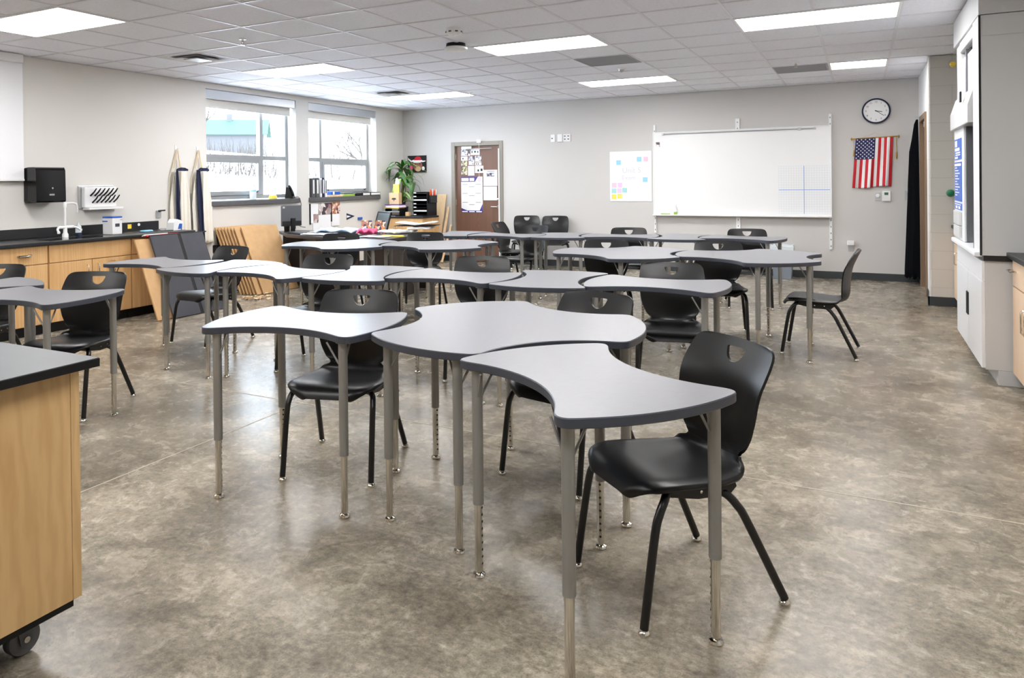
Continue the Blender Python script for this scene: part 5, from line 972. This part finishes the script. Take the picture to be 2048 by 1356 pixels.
# ---------------------------------------------------------------- fume hood and right side
def right_side():
    X = .71; Y0, Y1 = 6.06, 7.56; XB = 1.48
    t = thing('fume_hood', 'tall grey and white laboratory fume hood at the right edge', 'fume hood', (X, (Y0+Y1)/2, 0)); c = (Y0+Y1)/2; a, b = Y0-c, Y1-c; D = XB-X; zt = .895
    # base cabinet (slightly narrower front)
    bx = MB(); bx.box(.03,D,a+.02,b-.02,.1,.84,0); bx.box(.10,D,a+.02,b-.02,0,.1,0); bx.build('base_cabinet', 'hood', t, smooth=0, bevel=.003)
    MB().box(.012,.03,a+.02,b-.02,.70,.835).build('apron_panel', 'hoodw', t, smooth=0, bevel=.002)
    for y0, y1, hy in ((a+.025,-.003,-.03),(.003,b-.025,.03)):
        d = MB().box(.010,.030,y0,y1,.11,.695).build('base_door', 'hoodw', t, smooth=0, bevel=.002); MB().box(.002,.012,hy-.02,hy+.02,.36,.53).build('door_handle', 'black', d, smooth=0, bevel=.002)
    MB().box(.02,D,a,b,.84,.875).build('work_surface', 'epoxy', t, smooth=0); MB().box(-.03,.12,a+.06,b-.02,.86,.897).build('airfoil_sill', 'hoodw', t, smooth=0, bevel=.01)
    s = MB(); s.box(.012,D,a,a+.04,.876,2.5); s.build('near_side_panel', 'hood', t, smooth=0, bevel=.002); MB().box(.02,D,b-.04,b,.876,2.5).build('far_side_panel', 'hood', t, smooth=0, bevel=.002)
    MB().box(.0,D,a-.0,b,2.505,H-.012).build('top_enclosure', 'hood', t, smooth=0, bevel=.003); g = MB(); g.box(-.001,.09,a+.3005,a+.312,.9,1.80); g.box(.0,.012,a-.003,a+.002,.876,2.5); g.build('panel_gap', 'hole', t, smooth=0); g = MB(); g.box(.02,D,a-.004,a-.0008,2.36,2.48); g.build('upper_access_panel', 'hood', t, smooth=0, bevel=.001)
    # front posts, header opening, sash
    p = MB(); p.box(-.002,.14,a+.003,a+.34,.9,2.5); 
    MB().box(.0,.10,a+.004,a+.30,.9,2.5).build('near_post', 'hoodw', t, smooth=0, bevel=.004)
    fp = MB().box(.0,.018,b-.64,b-.003,.9,1.86).build('far_post', 'hoodw', t, smooth=0, bevel=.004)
    MB().box(.02,.10,b-.30,b-.003,1.86,2.5).build('far_upper_post', 'hoodw', t, smooth=0, bevel=.004)
    MB().box(.012,.06,a+.30,b-.3,2.42,2.5).build('header_rail', 'hoodw', t, smooth=0, bevel=.003); MB().box(.03,.05,a+.30,b-.30,2.03,2.36).build('header_film', 'wrap', t, smooth=0)
    q = MB(); q.prism([(-.03,1.80),(.06,1.80),(.08,1.98),(.05,2.06),(.01,2.06),(-.03,1.93)], a+.32, b-.02, T=Matrix(((1,0,0,0),(0,0,1,0),(0,1,0,0),(0,0,0,1)))); q.build('sash_canopy', 'hood', t, smooth=0, bevel=.006); MB().box(-.036,-.026,a+.7,a+.76,1.98,2.06).build('sash_latch', 'black', t, smooth=0)
    MB().box(.12,.135,a+.30,b-.64,.9,1.80).build('sash_glass', 'glass', t, smooth=0); MB().box(.105,.15,a+.30,b-.64,.9,.94).build('sash_rail', 'dkgrey', t, smooth=0); MB().box(D-.05,D-.01,a+.04,b-.04,.9,2.4).build('interior_baffle', 'hoodin', t, smooth=0); MB().box(.0185,D-.05,b-.655,b-.62,.9,2.4).build('interior_liner', 'hoodin', t, smooth=0)
    # labels and boxes on the far post (facing the room)
    def lab(y0, y1, z0, z1, nm, mt, rows):
        o = MB().box(-.004,-.0005,y0-c,y1-c,z0,z1).build(nm, mt, fp, smooth=0); m = MB(); 
        for (u0,u1,v0,v1) in rows: m.box(-.0055,-.0042,y1-c-(y1-y0)*u1,y1-c-(y1-y0)*u0,z0+(z1-z0)*v0,z0+(z1-z0)*v1)
        m.build('label_print', 'paper', o, smooth=0)
    lab(7.03,7.50,1.55,1.72,'blue_notice','blue',((.12,.4,.62,.92),(.1,.75,.42,.56),(.2,.85,.3,.36),(.2,.85,.2,.25),(.08,.5,.05,.14)))
    lab(7.03,7.50,1.21,1.53,'blue_instruction_label','blue',tuple([(.04,.94,.9,.96)]+[(.1,.1+.75*((k*7) % 5+3)/8,.84-k*.07,.865-k*.07) for k in range(11)])); lab(7.03,7.50,1.14,1.195,'blue_hazard_label','blue',((.05,.9,.72,.84),(.15,.4,.15,.55),(.55,.8,.15,.55)))
    for z0, z1 in ((1.02,1.13),(.92,1.015)): MB().box(-.02,-.0005,7.05-c,7.46-c,z0,z1).build('outlet_cover', 'hood', fp, smooth=0, bevel=.004)
    k = MB(); 
    for z in (1.2,1.27,1.42): k.lathe([(.012,0),(.009,.02)], n=10, T=TR(.115,b-.70,z) @ RX(PI/2))
    k.build('service_knobs', 'alu', t)
    # far cabinets behind the hood
    t = thing('base_cabinet', 'pale maple base cabinet beyond the fume hood, mostly hidden', 'cabinet', (.885, 8.6, 0)); MB().box(.02,.6,-.98,.93,.1,.855).build('cabinet_body', 'peach', t, smooth=0); MB().box(.09,.6,-.98,.93,0,.1).build('toe_kick', 'black', t, smooth=0)
    for y0, y1 in ((-.97,-.50),(-.49,-.02),(-.01,.45),(.46,.92)):
        d = MB().box(0,.02,y0,y1,.105,.69).build('cabinet_door', 'peach', t, smooth=0, bevel=.002); q = MB(); pull(q, (0,y0+.06,.50), (0,y0+.06,.62), (-.035,0,0), .006); q.build('handle', 'chrome', d); MB().box(0,.02,y0,y1,.70,.85).build('drawer_front', 'peach', t, smooth=0, bevel=.002)
    tag(MB().box(.86,1.49,7.62,9.53,.856,.888).build('countertop', 'epoxy', smooth=0, bevel=.004), 'black countertop on the pale cabinet beyond the fume hood', 'countertop')
    tag(MB().box(.872,.93,9.24,9.42,.889,1.04).build('black_box', 'black', bevel=.004), 'black upright box on the far counter beside the block pier', 'box')
    t = thing('emergency_valve', 'green valve handle on the block pier beyond the fume hood', 'valve', (.85, 9.551, 1.234)); q = MB(); q.lathe([(.022,-.002),(.02,.05),(.012,.06),(.012,.09)], n=14, T=RX(PI/2)); q.build('valve_mount', 'alu', t); q = MB(); q.lathe([(.02,.085),(.04,.095),(.042,.12),(.03,.15),(.012,.155)], n=16, T=RX(PI/2)); q.build('valve_handle', 'green', t)
    t = thing('warning_light', 'small yellow light high on the block pier beside the fume hood', 'light', (.885, 9.551, 2.62)); MB().box(-.04,.05,-.03,.002,-.04,.05).build('wall_mount', 'alu', t, smooth=0, bevel=.004); MB().lathe([(.03,.03),(.03,.05),(.02,.065)], n=14, T=RX(PI/2)).build('light_lens', 'yellow', t)
    # near cabinet
    xc = .885; t = thing('base_cabinet', 'pale maple base cabinet in front of the fume hood at the right picture edge', 'cabinet', (xc, 5.1, 0)); MB().box(.02,.6,-.9,.935,.1,.868).build('cabinet_body', 'peach', t, smooth=0); MB().box(.09,.6,-.9,.935,0,.1).build('toe_kick', 'black', t, smooth=0)
    for y0, y1, hy in ((-.9,-.29,-.35),(-.28,.32,.27),(.33,.93,.38)):
        d = MB().box(0,.02,y0,y1,.105,.68).build('cabinet_door', 'peach', t, smooth=0, bevel=.002); q = MB(); pull(q, (0,hy,.46), (0,hy,.60), (-.04,0,0), .007); q.build('handle', 'chrome', d); d = MB().box(0,.02,y0,y1,.69,.86).build('drawer_front', 'peach', t, smooth=0, bevel=.002); q = MB(); pull(q, (0,(y0+y1)/2+.15,.79), (0,(y0+y1)/2+.27,.79), (-.035,0,0), .006); q.build('handle', 'chrome', d)
    tag(MB().box(.855,1.49,4.2,6.05,.869,.903).build('countertop', 'epoxy', smooth=0, bevel=.004), 'dark countertop on the pale cabinet at the right picture edge', 'countertop')
def cart():
    t = thing('mobile_lab_cart', 'maple mobile lab cart with a black top at the left foreground edge', 'cart', (-2.75, 1.05, 0)); ox, oy = -2.75, 1.05
    X0, X1, Y0, Y1 = -3.4-ox, -2.125-ox, .62-oy, 1.445-oy; z0, z1 = .155, .862
    MB().box(X0,X1-.02,Y0,Y1,z0,z1).build('cart_body', 'woodcart', t, smooth=0, bevel=.001); MB().box(X1-.0195,X1,Y0,Y1-.03,z0,z1).build('end_panel', 'woodcart', t, smooth=0, bevel=.001); MB().box(X1-.0195,X1,Y1-.0285,Y1,z0,z1).build('corner_strip', 'woodcart', t, smooth=0, bevel=.001)
    w = MB(); w.box(X0-.06,X1+.065,Y0-.05,Y1+.025,z1+.001,z1+.026,1); w.box(X0-.058,X1+.063,Y0-.048,Y1+.023,z1+.0255,z1+.028,0); w.build('worktop', ['cartop_sheen','black'], t, smooth=0, bevel=.001); MB().box(X0+.02,X1-.02,Y0+.02,Y1-.015,z0-.03,z0-.0005).build('base_plate', 'black', t, smooth=0)  # greyer top layer: reflected light put into the colour of the black top
    for x, y in ((X1-.13,Y1-.11),(X1-.13,Y0+.11),(X0+.13,Y1-.11),(X0+.13,Y0+.11)):
        f = MB(); f.lathe([(.035,.108),(.035,.1235)], (x,y,0), 16); f.prism([(y-.03,.108),(y-.016,.036),(y+.016,.036),(y+.03,.108)], x-.026, x-.021, T=Matrix(((0,0,1,0),(1,0,0,0),(0,1,0,0),(0,0,0,1)))); f.prism([(y-.03,.108),(y-.016,.036),(y+.016,.036),(y+.03,.108)], x+.021, x+.026, T=Matrix(((0,0,1,0),(1,0,0,0),(0,1,0,0),(0,0,0,1)))); c = f.build('caster', 'dkgrey', t, smooth=30)
        MB().lathe([(.03,-.018),(.047,-.017),(.05,-.012),(.05,.012),(.047,.017),(.03,.018)], n=28, T=TR(x,y,.0505) @ RY(PI/2)).build('wheel', 'rubber', c); MB().lathe([(.009,-.030),(.009,.030)], n=14, T=TR(x,y,.0505) @ RY(PI/2)).build('wheel_hub', 'chrome', c)
# ---------------------------------------------------------------- go
setup_materials(); camera(); world(); shell()
window('window_1', W1[0], W1[1], 8.07, 0); window('window_2', W2[0], W2[1], 9.40, 1)
ceiling_fixtures(); doors(); outside()
counter_left(); aprons(); boards(); window_sill_items(); desk_area(); corner(); back_wall(); black_cloth(); right_side(); cart()
tables(); chairs()
bpy.context.view_layer.update()
